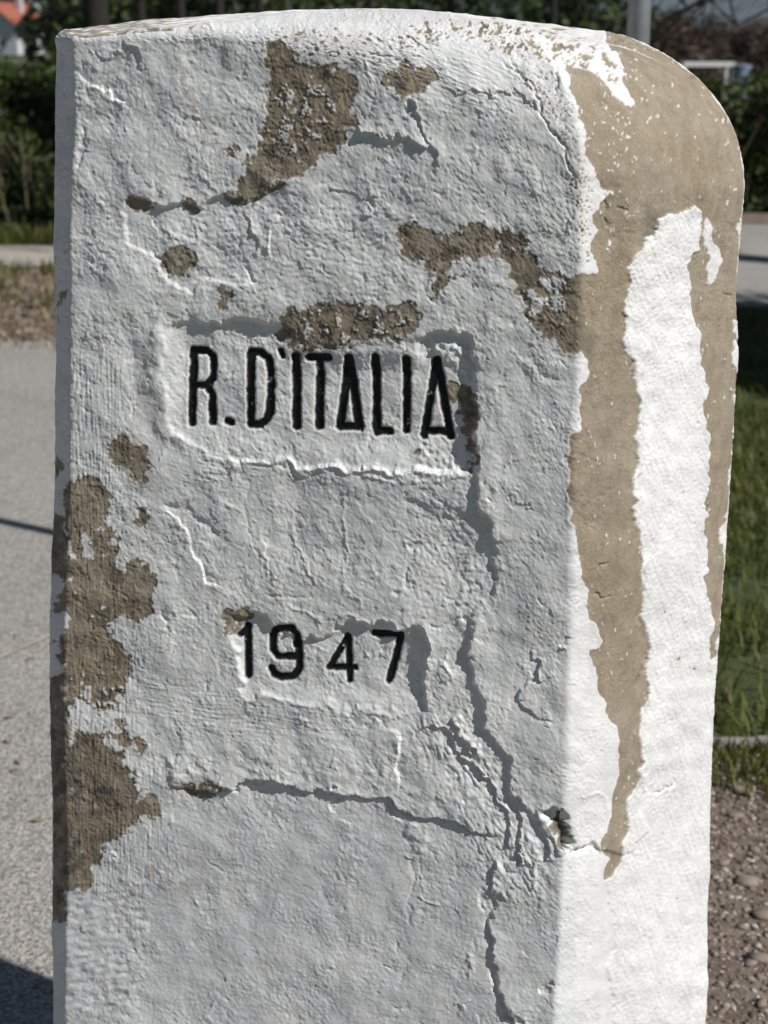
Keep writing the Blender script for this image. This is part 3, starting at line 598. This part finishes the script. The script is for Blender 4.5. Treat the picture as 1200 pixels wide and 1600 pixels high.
def stone_mat():
    m, n, l, b = mat_new('painted_render')
    at_ = n.new('ShaderNodeAttribute'); at_.attribute_name = 'mask'; sc_ = n.new('ShaderNodeSeparateColor'); l.new(at_.outputs['Color'], sc_.inputs[0])
    bare_, ink_, stain_shade_, rust_ = sc_.outputs[0], sc_.outputs[1], sc_.outputs[2], at_.outputs['Alpha']
    ta = n.new('ShaderNodeAttribute'); ta.attribute_name = 'tint'
    big = noise_node(n, l, 9, 6); mid = noise_node(n, l, 60, 6, 0.65); fin = noise_node(n, l, 620, 4, 0.7); spk = noise_node(n, l, 300, 3, 0.6)
    p = ramp(n, l, big.outputs['Fac'], [(0.35, (0.70, 0.70, 0.695)), (0.65, (0.79, 0.79, 0.78))])
    p = mix(n, l, ta.outputs['Fac'], p.outputs[0], (0.60, 0.645, 0.645))
    grime = ramp(n, l, mid.outputs['Fac'], [(0.40, (0.90, 0.89, 0.87)), (0.58, (1, 1, 1))])
    p = mix(n, l, 0.7, p, grime.outputs[0], 'MULTIPLY')
    dots = ramp(n, l, spk.outputs['Fac'], [(0.28, (0.55, 0.52, 0.48)), (0.33, (1, 1, 1))]); p = mix(n, l, 0.7, p, dots.outputs[0], 'MULTIPLY')
    p = mix(n, l, rust_, p, (0.34, 0.26, 0.20))
    c1 = ramp(n, l, mid.outputs['Fac'], [(0.32, (0.25, 0.21, 0.157)), (0.5, (0.305, 0.26, 0.197)), (0.68, (0.35, 0.302, 0.235))])
    big2 = ramp(n, l, big.outputs['Fac'], [(0.35, (0.95, 0.90, 0.81)), (0.6, (1.05, 1.05, 1.05))]); c1 = mix(n, l, 0.8, c1.outputs[0], big2.outputs[0], 'MULTIPLY')
    gr_ = ramp(n, l, fin.outputs['Fac'], [(0.30, (0.62, 0.62, 0.62)), (0.7, (1.25, 1.25, 1.25))]); c1 = mix(n, l, 0.75, c1, gr_.outputs[0], 'MULTIPLY')
    c1 = mix(n, l, stain_shade_, c1, (0.125, 0.110, 0.088))
    c = mix(n, l, bare_, p, c1); c = mix(n, l, ink_, c, (0.006, 0.006, 0.007))
    l.new(c, b.inputs['Base Color'])
    rg = n.new('ShaderNodeMapRange'); l.new(bare_, rg.inputs[0]); rg.inputs[3].default_value = 0.62; rg.inputs[4].default_value = 0.95; l.new(rg.outputs[0], b.inputs['Roughness'])
    b.inputs['Specular IOR Level'].default_value = 0.3
    bp = n.new('ShaderNodeBump'); bp.inputs['Strength'].default_value = 0.35; bp.inputs['Distance'].default_value = 0.0006
    l.new(fin.outputs['Fac'], bp.inputs['Height']); l.new(bp.outputs[0], b.inputs['Normal'])
    return m
M['stone'] = stone_mat()
idx = np.arange(NR * NC).reshape(NR, NC)
Fq = np.stack([idx[:-1], np.roll(idx, -1, 1)[:-1], np.roll(idx, -1, 1)[1:], idx[1:]], 2).reshape(-1, 4)
Vf = PTS.reshape(-1, 3); Mf = MASK.reshape(-1, 4); Tf = TINT.ravel(); Gf = GV.ravel()
fink = Mf[Fq, 1].mean(1) > 0.5; fg = np.where(fink, Gf[Fq].max(1), 0)
gu = np.roll(PTS, -1, 1) - np.roll(PTS, 1, 1); gv = np.gradient(PTS, axis=0)
VN = np.cross(gu, gv); VN /= np.linalg.norm(VN, axis=2, keepdims=True) + 1e-12; VN = VN.reshape(-1, 3).astype(np.float32)
stone = empty('boundary_stone', (0.0, 1.37, 0.0))
tag(stone, 'weathered white painted boundary stone with peeling plaster and black carved inscription', 'boundary stone')
def piece(name, faces, label=None):
    used, inv = np.unique(faces, return_inverse=True)
    me = fast_mesh(name, Vf[used] - np.array([0, 1.37, 0]), inv.reshape(faces.shape), True)
    a = me.attributes.new('mask', 'FLOAT_COLOR', 'POINT'); a.data.foreach_set('color', np.ascontiguousarray(Mf[used]).ravel())
    t = me.attributes.new('tint', 'FLOAT', 'POINT'); t.data.foreach_set('value', np.ascontiguousarray(Tf[used]))
    me.normals_split_custom_set_from_vertices(VN[used])
    o = link(name, me, M['stone'], stone)
    if label: o['label'] = label
    return o
piece('body', Fq[fg == 0])
for gi, (nm, _) in enumerate(GLYPHS):
    f = Fq[fg == gi + 1]
    if len(f): piece(nm, f)
mb = MB(); mb.add([Vector(v) - Vector((0, 1.37, 0)) for v in Vf[idx[-1]]], [tuple(range(NC))])
crown = mb.build('crown_cap', M['stone'], stone)

# ------------------------------------------------------------------ leaves, grass, gravel
def leaf_cloud(name, centres, size, mat, parent=None, up=0.3, aspect=1.8):
    n = len(centres); C = np.asarray(centres, float)
    d = rng.standard_normal((n, 3)); d[:, 2] += up; d /= np.linalg.norm(d, axis=1, keepdims=True)
    e = np.cross(d, rng.standard_normal((n, 3))); e /= np.linalg.norm(e, axis=1, keepdims=True)
    s = (size * rng.uniform(0.6, 1.3, n))[:, None]
    V = np.stack([C - d*s*aspect/2, C + e*s*0.5, C + d*s*aspect/2, C - e*s*0.5], 1).reshape(-1, 3)
    return link(name, fast_mesh(name, V, np.arange(4*n).reshape(n, 4)), mat, parent)
def hedge(name, x0, x1, y0, y1, h, n, mat, label, leaf=0.03, stalks=0):
    e = empty(name, ((x0+x1)/2, (y0+y1)/2, 0)); cx_, cy_ = e.location.x, e.location.y
    lump = lambda x: 0.06*np.sin(x*2.3 + y0) + 0.04*np.sin(x*6.1) + 0.03*np.sin(x*13)
    x = rng.uniform(x0, x1, n); t = rng.random(n); top_ = rng.random(n) < 0.3
    hh = h * (0.92 + lump(x)); depth = (y1 - y0)
    z = np.where(top_, hh + rng.normal(0, 0.05, n), hh * rng.random(n)**0.9)
    y = np.where(top_, rng.uniform(y0, y1, n), y0 + np.abs(rng.normal(0, 0.10, n)) + 0.10*np.sin(x*4 + z*5) + 0.06*np.sin(x*11 + z*9))
    leaf_cloud('foliage', np.stack([x - cx_, y - cy_, np.maximum(z, 0.02)], 1), leaf, mat, e)
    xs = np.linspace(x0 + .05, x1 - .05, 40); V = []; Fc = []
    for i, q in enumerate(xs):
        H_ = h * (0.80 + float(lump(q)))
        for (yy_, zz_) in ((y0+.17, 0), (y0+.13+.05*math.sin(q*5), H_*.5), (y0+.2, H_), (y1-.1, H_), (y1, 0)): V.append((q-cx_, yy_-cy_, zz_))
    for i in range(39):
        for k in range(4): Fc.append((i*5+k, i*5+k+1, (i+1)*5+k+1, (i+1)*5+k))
    link('shade_core', fast_mesh('shade_core', V, Fc), M['hedge_shade'], e)  # added dark core, paints the shade seen between the leaves
    if stalks:
        mbs = MB()
        for i in range(stalks):
            q = random.uniform(x0, x1); z_ = random.uniform(0.02, 0.55); a_ = random.uniform(-.5, .5); l_ = random.uniform(.15, .5)
            mbs.tube([(q-cx_, y0-cy_-.06, z_), (q-cx_+l_*math.sin(a_), y0-cy_-.10, z_+l_*math.cos(a_))], [.004, .002], 4)
        mbs.build('stalk', M['dry'], e)['kind'] = 'stuff'
    return tag(e, label, 'hedge')
hedge('hedge', -7.0, -1.0, 10.25, 11.2, 1.27, 30000, M['leaf_dark'], 'dark green hedge with dry stalks along the pale gravel track', 0.034, 70)
hedge('hedge', 1.2, 8.0, 12.1, 13.2, 1.02, 26000, M['leaf_bright'], 'bushy green hedge beyond the paved lane', 0.034, 60)

def grass(name, pts, hmin, hmax, mat, label, lean=0.5, wd=0.0022):
    P = np.asarray(pts, float); n = len(P); a = rng.uniform(0, 6.283, n); h = rng.uniform(hmin, hmax, n); b = rng.normal(0, lean, n) * h
    d = np.stack([np.cos(a), np.sin(a), 0*a], 1); s = np.stack([-np.sin(a), np.cos(a), 0*a], 1) * (wd * rng.uniform(.7, 1.5, n))[:, None]
    zu_ = np.array([0, 0, 1.0])
    m1_ = P + zu_ * (h*.6)[:, None] + d * (b*.4)[:, None]; t_ = P + zu_ * (h * .95)[:, None] + d * b[:, None]
    V = np.stack([P - s, P + s, m1_ + s*.8, m1_ - s*.8, t_ + s*.08, t_ - s*.08], 1).reshape(-1, 3)
    k = np.arange(n)[:, None]*6; Fc = np.concatenate([k + np.array([0,1,2,3]), k + np.array([3,2,4,5])])
    o = link(name, fast_mesh(name, V, Fc), mat); return tag(o, label, 'grass', kind='stuff')
def scatter(n, x0, x1, y0, y1, z=0.0, f=None):
    x = rng.uniform(x0, x1, n); y = rng.uniform(y0, y1, n)
    if f is not None: k = f(x, y); x, y = x[k], y[k]
    return np.stack([x, y, np.full(len(x), z)], 1)
edge = lambda y: np.interp(y, [2.6, 5.2, 7.0], [0.12, 0.42, 0.85])
patchy = lambda x, y: (np.sin(x*9 + 3*np.sin(y*4)) + np.sin(y*11 + x*5) + rng.normal(0, .8, len(x))) > -1.1
grass('lawn_grass', np.concatenate([scatter(40000, 0.45, 2.0, 2.66, 7.6, -0.012, lambda x, y: (x > edge(y)) & patchy(x, y)), scatter(9000, 2.0, 3.6, 2.66, 7.6, -0.012)]), 0.018, 0.055, M['grass'], 'short green lawn grass between the gravel and the lane', 0.7, 0.0022)
grass('gravel_grass', np.concatenate([scatter(6000, 0.4, 1.4, 1.7, 2.6, 0, lambda x, y: (np.sin(x*7.0 + 1.2) + np.sin(y*9 + x*4) + np.sin(x*23) * .4) > 1.15), scatter(5000, 0.4, 1.6, 2.38, 2.6, 0, lambda x, y: (np.sin(x*13.0) + np.sin(x*29 + y*8) * .6 + (y - 2.45) * 6 + rng.normal(0, .5, len(x))) > 0.6)]), 0.012, 0.045, M['grass'], 'sparse tufts of grass growing through the gravel', 0.6, 0.0016)
grass('verge_grass', scatter(16000, -5, -1.3, 6.7, 9.0, 0, lambda x, y: (np.sin(x*3 + y*5) + np.sin(x*11) * .6 + (y - 7.9) * 1.3 + rng.normal(0, .6, len(x))) > 0.9), 0.02, 0.09, M['grass'], 'patchy green weeds on the stony verge', 0.5, 0.004)
grass('verge_straw', scatter(9000, -5, -1.3, 6.45, 8.9), 0.01, 0.05, M['dry'], 'dry straw scattered over the stony verge', 0.9, 0.004)
grass('hedge_foot_grass', scatter(9000, -7, -1.2, 10.02, 10.35), 0.05, 0.17, M['grass'], 'green grass fringe at the foot of the dark hedge', 0.3, 0.004)

ICO = None
def chip_mesh(seed, n=None):
    r = np.random.default_rng(seed); t = (1 + 5**.5) / 2
    V = np.array([(-1,t,0),(1,t,0),(-1,-t,0),(1,-t,0),(0,-1,t),(0,1,t),(0,-1,-t),(0,1,-t),(t,0,-1),(t,0,1),(-t,0,-1),(-t,0,1)], float)
    V /= np.linalg.norm(V[0]); V = np.sign(V) * np.abs(V)**r.uniform(.5, .8); V *= r.uniform(.6, 1.3, (12, 1)); V *= r.uniform(.5, 1.4, 3) * np.array([1, 1, .5])
    Fc = np.array([(0,11,5),(0,5,1),(0,1,7),(0,7,10),(0,10,11),(1,5,9),(5,11,4),(11,10,2),(10,7,6),(7,1,8),(3,9,4),(3,4,2),(3,2,6),(3,6,8),(3,8,9),(4,9,5),(2,4,11),(6,2,10),(8,6,7),(9,8,1)])
    return V, Fc
protos = [chip_mesh(i) for i in range(24)]
def gravel(name, P, smin, smax, label):
    V = []; Fc = []; n = len(P)
    for i in range(n):
        v, f = protos[i % 24]; s = smin * (smax/smin)**(rng.random()**1.7); a = rng.uniform(0, 6.283); c_, s_ = math.cos(a), math.sin(a)
        R = v * s; R = np.stack([R[:, 0]*c_ - R[:, 1]*s_, R[:, 0]*s_ + R[:, 1]*c_, R[:, 2]], 1) + P[i] + np.array([0, 0, s*.25])
        Fc.append(f + len(V)*12); V.append(R)
    o = link(name, fast_mesh(name, np.concatenate(V), np.concatenate(Fc)), M['chip']); return tag(o, label, 'gravel', kind='stuff')
gravel('gravel', np.concatenate([scatter(15000, 0.36, 0.95, 1.62, 2.6, -0.001), scatter(2500, 0.95, 2.0, 1.5, 2.6)]), 0.0013, 0.0062, 'pale brown gravel beside the white stone')
gravel('base_gravel', scatter(1500, -0.50, -0.32, 1.6, 2.15, 0.0), 0.003, 0.011, 'loose brown grit where the asphalt meets the stone')
gravel('verge_gravel', scatter(3600, -4.0, -1.5, 6.45, 9.0, 0.0), 0.006, 0.022, 'pale stones scattered on the verge beyond the asphalt')
gravel('road_grit', scatter(260, -1.6, -0.45, 1.7, 4.2, 0.006), 0.0015, 0.004, 'tiny grit lying on the asphalt')
gp = bpy.data.objects['gravel_path']
for i, (px_, py_, s) in enumerate([(1148,1205,.022),(1150,1232,.020),(1172,1240,.016),(1148,1275,.017),(1175,1295,.014),(1165,1380,.024),(1190,1432,.020),(1188,1500,.026),(1172,1505,.015),(1190,1568,.020),(1130,1350,.014),(1180,1330,.015),(1140,1320,.014),(1128,1470,.013),(1160,1450,.013)]):
    gx0, gy0 = ground(px_, py_); v, f = protos[(i*5+3) % 24]
    o = link('stone', fast_mesh('stone', v * s * 0.6 * np.array([1.2, 1, .8]), f), M['chip'], gp); o.location = (gx0, gy0, s*.1); o.rotation_euler.z = i*1.3
# fallen bits on the asphalt
for i, (px_, py_) in enumerate([(14,1128),(30,1198),(24,1210),(56,1290),(12,1165),(48,1035)]):
    gx0, gy0 = ground(px_, py_); mb = MB()
    mb.add([(-.012,0,.002),(0,.005,.006),(.013,.001,.003),(0,-.005,.005),(0,.0,.0005)], [(0,1,3),(1,2,3),(0,4,1),(1,4,2),(2,4,3),(3,4,0)])
    o = mb.build('fallen_leaf', M['dry']); o.location = (gx0, gy0, .0065); o.rotation_euler.z = i*2.1
    tag(o, 'small dry curled leaf lying on the asphalt', 'leaf', 'dry leaves on the asphalt')

# ------------------------------------------------------------------ street things
pt = at(998, 30, 3.05); post = empty('metal_post', (pt.x, 3.05, 0))
mb = MB(); mb.tube([(0,0,-.02),(0,0,3.2)], 0.022, 28); mb.build('pole', M['steel'], post, True)
mb = MB(); mb.lathe([(.038,-.01),(.038,.02),(.024,.03)], n=24); mb.build('base_collar', M['steel'], post)
mb = MB(); mb.lathe([(.023,3.19),(.025,3.2),(.022,3.225),(.008,3.235)], n=24); mb.build('cap', M['steel'], post)
tag(post, 'round galvanised steel post rising behind the white stone', 'post')

def tube_tree(name, loc, height, lean, limbs, mat_b, label, trunk_r=0.16, group=None, cat='tree'):
    e = empty(name, loc); mb = MB()
    mb.tube([(lean[0]*t*height + .05*math.sin(5*t), lean[1]*t*height, t*height - .03) for t in np.linspace(0, 1, 8)], [trunk_r*(1.25 if t == 0 else 1 - .6*t) for t in np.linspace(0, 1, 8)], 12)
    mb.build('trunk', mat_b, e, True); return tag(e, label, cat, group)
def branches(mb, p, d, length, r, depth, spread=0.6, droop=0.0):
    pts = [Vector(p)]; d = Vector(d).normalized(); n = 5
    for i in range(n):
        d = (d + Vector((random.gauss(0, .16), random.gauss(0, .16), random.gauss(0, .16) - droop))).normalized(); pts.append(pts[-1] + d * length / n)
    mb.tube(pts, [r*(1 - .75*i/n) for i in range(n+1)], 6 if depth > 1 else 4)
    if depth > 0:
        for k in range(4 if depth > 1 else 5):
            i = random.randint(1, n); q = pts[i]
            nd = (d + Vector((random.gauss(0, spread), random.gauss(0, spread), random.gauss(0, spread)))).normalized()
            branches(mb, q, nd, length * random.uniform(.4, .65), r * .5, depth - 1, spread, droop)
# bare tree whose boughs hang into view on the right
TX, TY = 5.6, 7.3
bt = tube_tree('bare_tree', (TX, TY, 0), 5.0, (-.02, .01), 0, M['bark'], 'leafless tree with low dark boughs reaching over the lane', 0.22)
mb = MB()
for tx, ty, z0, px_, py_, Yt, r in ((0,0,2.1,1075,12,9.3,.030),(0,0,2.4,1120,-18,9.6,.035),(0,0,1.9,1150,40,9.9,.024),(0,0,2.6,1165,-40,9.2,.03)):
    tgt = at(px_, py_, Yt) - Vector((TX, TY, 0)); s0_ = Vector((-.06, .05, z0)); pts = []
    for i in range(9):
        t = i/8; pts.append(s0_.lerp(tgt, t) + Vector((random.gauss(0, .04), random.gauss(0, .05), .35*math.sin(math.pi*t) + random.gauss(0, .03))) * (1 if 0 < i < 8 else 0))
    mb.tube(pts, [r*(1.5 - 1.25*i/8) for i in range(9)], 7)
    for i in range(3, 9):
        for k in range(3): branches(mb, pts[i], Vector((random.gauss(-.5, .5), random.gauss(0, .6), random.gauss(0, .55))), random.uniform(.4, .9), r*.42, 1, .7)
for k in range(7):
    a_ = k*0.9; branches(mb, (0, 0, 2.6 + .33*k), (math.cos(a_), math.sin(a_), .8), 2.2, .07, 2, .5)
mb.build('bough', M['bark'], bt)

# leafy tree beyond the right edge: throws the dark patch on the lawn
def crown_tree(name, loc, trunk_h, crown_c, crown_r, n, leaf, mat, label, trunk_r, group=None):
    e = tube_tree(name, loc, trunk_h, (0, 0), 0, M['shaded_bark'], label, trunk_r, group)
    k = 26; cs = rng.standard_normal((k, 3)); cs /= np.linalg.norm(cs, axis=1, keepdims=True); cs *= (rng.random((k, 1))**.5) * .8
    ii = rng.integers(0, k, n); P = cs[ii] + rng.standard_normal((n, 3)) * .17
    leaf_cloud('crown', P * np.array(crown_r) + np.array(crown_c), leaf, mat, e); 
    mbx = MB()
    for c in cs[:9]: 
        q = Vector(c * np.array(crown_r) + np.array(crown_c)); s_ = Vector((0, 0, trunk_h*.6)); mbx.tube([s_, s_.lerp(q, .5) + Vector((0,0,.1)), q], [trunk_r*.4, trunk_r*.25, trunk_r*.1], 6)
    mbx.build('limb', M['shaded_bark'], e); return e
crown_tree('leafy_tree', (4.15, 5.2, 0), 2.6, (0, 0, 3.0), (1.25, 1.15, 1.05), 11000, 0.08, M['leaf_bright'], 'small leafy tree shading the lawn beside the lane', 0.07)
# trunks behind the hedge, crown shade painted into their bark
for i, (px_, Y_, r) in enumerate([(144,17,.135),(214,21,.07),(276,19,.06),(337,20,.065),(402,24,.06),(575,26,.05),(700,27,.07),(860,26,.06)]):
    q = at(px_, 30, Y_)
    labs = ['stout dark tree trunk standing behind the hedge, thickest of its row', 'slim brown tree second in the row behind the hedge', 'slender dark tree third in the row behind the hedge', 'slender tree fourth in the row behind the hedge', 'slender tree fifth in the row behind the hedge', 'thin tree sixth in the row behind the hedge','tree seventh in the row behind the hedge','tree last in the row behind the hedge'][i]
    crown_tree('broadleaf_tree', (q.x, Y_, 0), 5.0, (0, 0, 6.2), (2.0, 2.0, 2.4), 1800, 0.28, M['leaf_dark'], labs, r*1.15, 'trees in a row behind the hedge')
# scrub behind the trunks
for i, (x_, y_, w_, h_, mt, lab) in enumerate([(-5.6, 34, 2.1, 3.1, 'leaf_dark', 'large dark green shrub behind the row of trunks near the houses'), (-3.5, 32, 3.0, 3.4, 'leaf_bright', 'tall fresh green shrub behind the row of trunks'), (0.5, 36, 3.0, 3.6, 'leaf_dark', 'broad dark shrub in the middle distance behind the stone'), (4.0, 35, 2.0, 2.9, 'leaf_dark', 'dark rounded shrub next to the brown brush'), (7.6, 44, 2.2, 2.0, 'brush', 'brown leafless brush beyond the right hedge'), (10.8, 46, 2.4, 1.85, 'brush', 'low tangled brown thicket in front of the conifers'), (13.5, 50, 2.6, 2.0, 'brush', 'wide brown thicket furthest along the field edge')]):
    e = empty('shrub', (x_, y_, 0)); n = 5200 if mt != 'brush' else 9000; P = rng.standard_normal((n, 3)); P /= np.linalg.norm(P, axis=1, keepdims=True); P *= (rng.random((n, 1))**.4); P[:, 2] = np.abs(P[:, 2])
    bump_ = 1 + .25*np.sin(P[:, :1]*7 + i) * np.cos(P[:, 1:2]*6)
    leaf_cloud('foliage', P * bump_ * np.array([w_, 1.2, h_]), 0.13 if mt != 'brush' else 0.05, M[mt], e, aspect=1.8 if mt != 'brush' else 11)
    mbx = MB()
    for k in range(9): a_ = k*.7; mbx.tube([(0,0,0), (math.cos(a_)*w_*.5, math.sin(a_)*.5, h_*.7)], [.05, .015], 5)
    mbx.build('stem', M['twig'], e); tag(e, lab, 'shrub')
# white table and pale blue bin
tp = at(1144, 97, 28); tb_ = empty('white_table', (tp.x - .45, 28, 0)); mb = MB(); mb.box((-.45,-.3,tp.z-.07), (.45,.3,tp.z)); mb.build('table_top', M['white'], tb_)
for sx in (-1, 1):
    for sy in (-1, 1):
        mb = MB(); mb.box((sx*.42-.02, sy*.27-.02, 0), (sx*.42+.02, sy*.27+.02, tp.z-.071)); mb.build('leg', M['white'], tb_)
tag(tb_, 'plain white table standing beyond the green hedge', 'table')
bp_ = at(1160, 100, 26); bn = empty('blue_bin', (bp_.x, 26, 0)); mb = MB(); mb.lathe([(.11,0),(.13,.05),(.15,bp_.z-.06),(.15,bp_.z-.05)], n=20); mb.build('drum', M['blue'], bn, False)
mb = MB(); mb.lathe([(.16,bp_.z-.049),(.16,bp_.z-.02),(.06,bp_.z)], n=20); mb.build('lid', M['blue'], bn); tag(bn, 'pale blue plastic bin beside the white table', 'bin')

# houses far left
def house(loc, w_, d_, h_, rh_, rz, label):
    e = empty('house', loc, rz); mb = MB()
    mb.add([(-w_/2,-d_/2,0),(w_/2,-d_/2,0),(w_/2,d_/2,0),(-w_/2,d_/2,0),(-w_/2,-d_/2,h_),(w_/2,-d_/2,h_),(w_/2,d_/2,h_),(-w_/2,d_/2,h_),(0,-d_/2,h_+rh_),(0,d_/2,h_+rh_)],
           [(0,1,5,8,4),(1,2,6,5),(2,3,7,9,6),(3,0,4,7)]); mb.build('wall', M['plaster'], e)
    rf = None
    for s in (-1, 1):
        o_ = .5; sl = rh_/(w_/2); mb = MB()
        mb.add([(0,-d_/2-o_,h_+rh_+.05),(s*(w_/2+o_),-d_/2-o_,h_-o_*sl+.05),(s*(w_/2+o_),d_/2+o_,h_-o_*sl+.05),(0,d_/2+o_,h_+rh_+.05),
                (0,-d_/2-o_,h_+rh_+.3),(s*(w_/2+o_),-d_/2-o_,h_-o_*sl+.3),(s*(w_/2+o_),d_/2+o_,h_-o_*sl+.3),(0,d_/2+o_,h_+rh_+.3)],
               [(0,1,2,3),(4,5,6,7),(0,1,5,4),(1,2,6,5),(2,3,7,6)]); rf = mb.build('roof', M['tile'], e)
    mb = MB(); mb.box((w_*.2-.3, 0, h_+rh_*.4), (w_*.2+.3, .6, h_+rh_+.9)); mb.build('chimney', M['plaster'], rf)
    for x_ in (-w_*.25, w_*.22):
        for z_ in (0.9, 3.4):
            if z_ + 1.2 < h_ + .6:
                mb = MB(); mb.box((x_-.5,-d_/2-.03,z_), (x_+.5,-d_/2+.05,z_+1.2)); wn = mb.build('window', M['white'], e)
                mb = MB(); mb.box((x_-.42,-d_/2-.045,z_+.08), (x_+.42,-d_/2-.031,z_+1.12)); mb.build('pane', M['glass'], wn)
    for y_ in (-d_*.25, d_*.2):
        mb = MB(); mb.box((w_/2-.05,y_-.5,1.0), (w_/2+.03,y_+.5,2.2)); wn = mb.build('window', M['white'], e); mb = MB(); mb.box((w_/2+.031,y_-.42,1.08), (w_/2+.045,y_+.42,2.12)); mb.build('pane', M['glass'], wn)
    mb = MB(); mb.box((-.5,-d_/2-.03,0.02), (.5,-d_/2+.05,2.1)); mb.build('door', M['bark'], e)
    return tag(e, label, 'house')
hq = at(5, 80, 205); house((hq.x, 210, 0), 7.0, 9, 3.6, 2.6, math.radians(-18), 'small pale house with red tiled gable roof across the fields')
hq = at(68, 60, 300); house((hq.x, 300, 0), 11, 10, 7.2, 3.2, math.radians(10), 'taller house with dull red roof half hidden by trees across the fields')
# trees round the houses and the far conifers
def conifer(loc, h, r, label, group):
    e = empty('conifer', loc); mb = MB(); mb.tube([(0,0,-.1),(0,0,h*.97)], [h*.022, h*.004], 6); mb.build('trunk', M['bark'], e)
    n = 900; t = rng.random(n)**.7; a_ = rng.uniform(0, 6.283, n); rad = r * (1 - t) * (0.55 + .45*rng.random(n)) * (0.8 + .2*np.sin(t*40)) + .05
    leaf_cloud('crown', np.stack([np.cos(a_)*rad, np.sin(a_)*rad, h*(.10 + .9*t) - rad*.25], 1), h*.045, M['conifer'], e, aspect=2.2); return tag(e, label, 'tree', group)
for i, (px_, py_, Y_) in enumerate([(1100,45,330),(1112,30,300),(1122,52,320),(1131,42,300),(1142,50,310),(1150,31,290),(1158,46,320),(1166,52,300),(1175,38,310),(1186,55,300),(1195,42,290),(1210,34,300),(1228,40,310),(1085,52,330)]):
    q = at(px_, py_, Y_); conifer((q.x, Y_, 0), max(q.z, 3), max(q.z, 3)*.24, 'dark conifer in the far row beyond the brown thicket', 'conifers in the far row')
for i, (px_, Y_, h_) in enumerate([(44,190,4.6),(88,170,5.0),(78,140,2.2),(18,270,11.5),(100,160,6.0),(46,110,1.3),(112,150,6.5)]):
    q = at(px_, 70, Y_); crown_tree('distant_tree', (q.x, Y_, 0), h_*.6, (0, 0, h_*.62), (h_*.36, h_*.36, h_*.38), 1400, h_*.06, M['leaf_dark'], ['tall slim dark tree close beside the small pale house', 'bushy dark tree between the houses and the trunk row', 'low round bush in the field below the houses', 'broad tree rising behind the roof of the small pale house', 'dark tree standing against the stout trunk', 'knee high dark bush alone in the field', 'dark tree half hidden behind the stout trunk'][i], h_*.03, 'trees among the far houses')
# wooded hill and mountains
def hill(name, x0, x1, y, prof, depth, mat):
    xs = np.linspace(x0, x1, 140); rows = []
    for k, t in enumerate(np.linspace(0, 1, 26)):
        hgt = np.array([prof(x) for x in xs]) * math.sin(t*math.pi/2)**1.1
        hgt = hgt * (1 + .05*np.sin(xs*.031 + k) + .04*np.sin(xs*.083 + 2*k)) ; rows.append(np.stack([xs, np.full_like(xs, y + depth*t), hgt - .5], 1))
    V = np.concatenate(rows); n = len(xs); Fc = [(r*n+i, r*n+i+1, (r+1)*n+i+1, (r+1)*n+i) for r in range(25) for i in range(n-1)]
    o = link(name, fast_mesh(name, V, Fc, True), mat); o['kind'] = 'structure'; return o
def prof_h(x): return 95 * max(0.0, min(1.0, (95 - x) / 260))**.8 + 0.3
hill('hill', -700, 100, 420, prof_h, 260, M['forest'])
hill('mountain', -3200, 3200, 3400, lambda x: 520 + 150*math.sin(x*.0013 + 1) + 60*math.sin(x*.006), 1500, M['forest'])
# valley air
hz = MB(); hz.box((-3400, -25, -1.5), (3400, 5200, 900)); m, n, l, b = mat_new('valley_air'); n.remove(b)
v = n.new('ShaderNodeVolumePrincipled'); v.inputs['Color'].default_value = (0.62, 0.76, 0.95, 1); v.inputs['Density'].default_value = 0.00022; v.inputs['Anisotropy'].default_value = 0.0
l.new(v.outputs[0], n['Material Output'].inputs['Volume'])
o = hz.build('haze', m); o['kind'] = 'stuff'; o['label'] = 'thin blue valley haze'; o['category'] = 'haze'
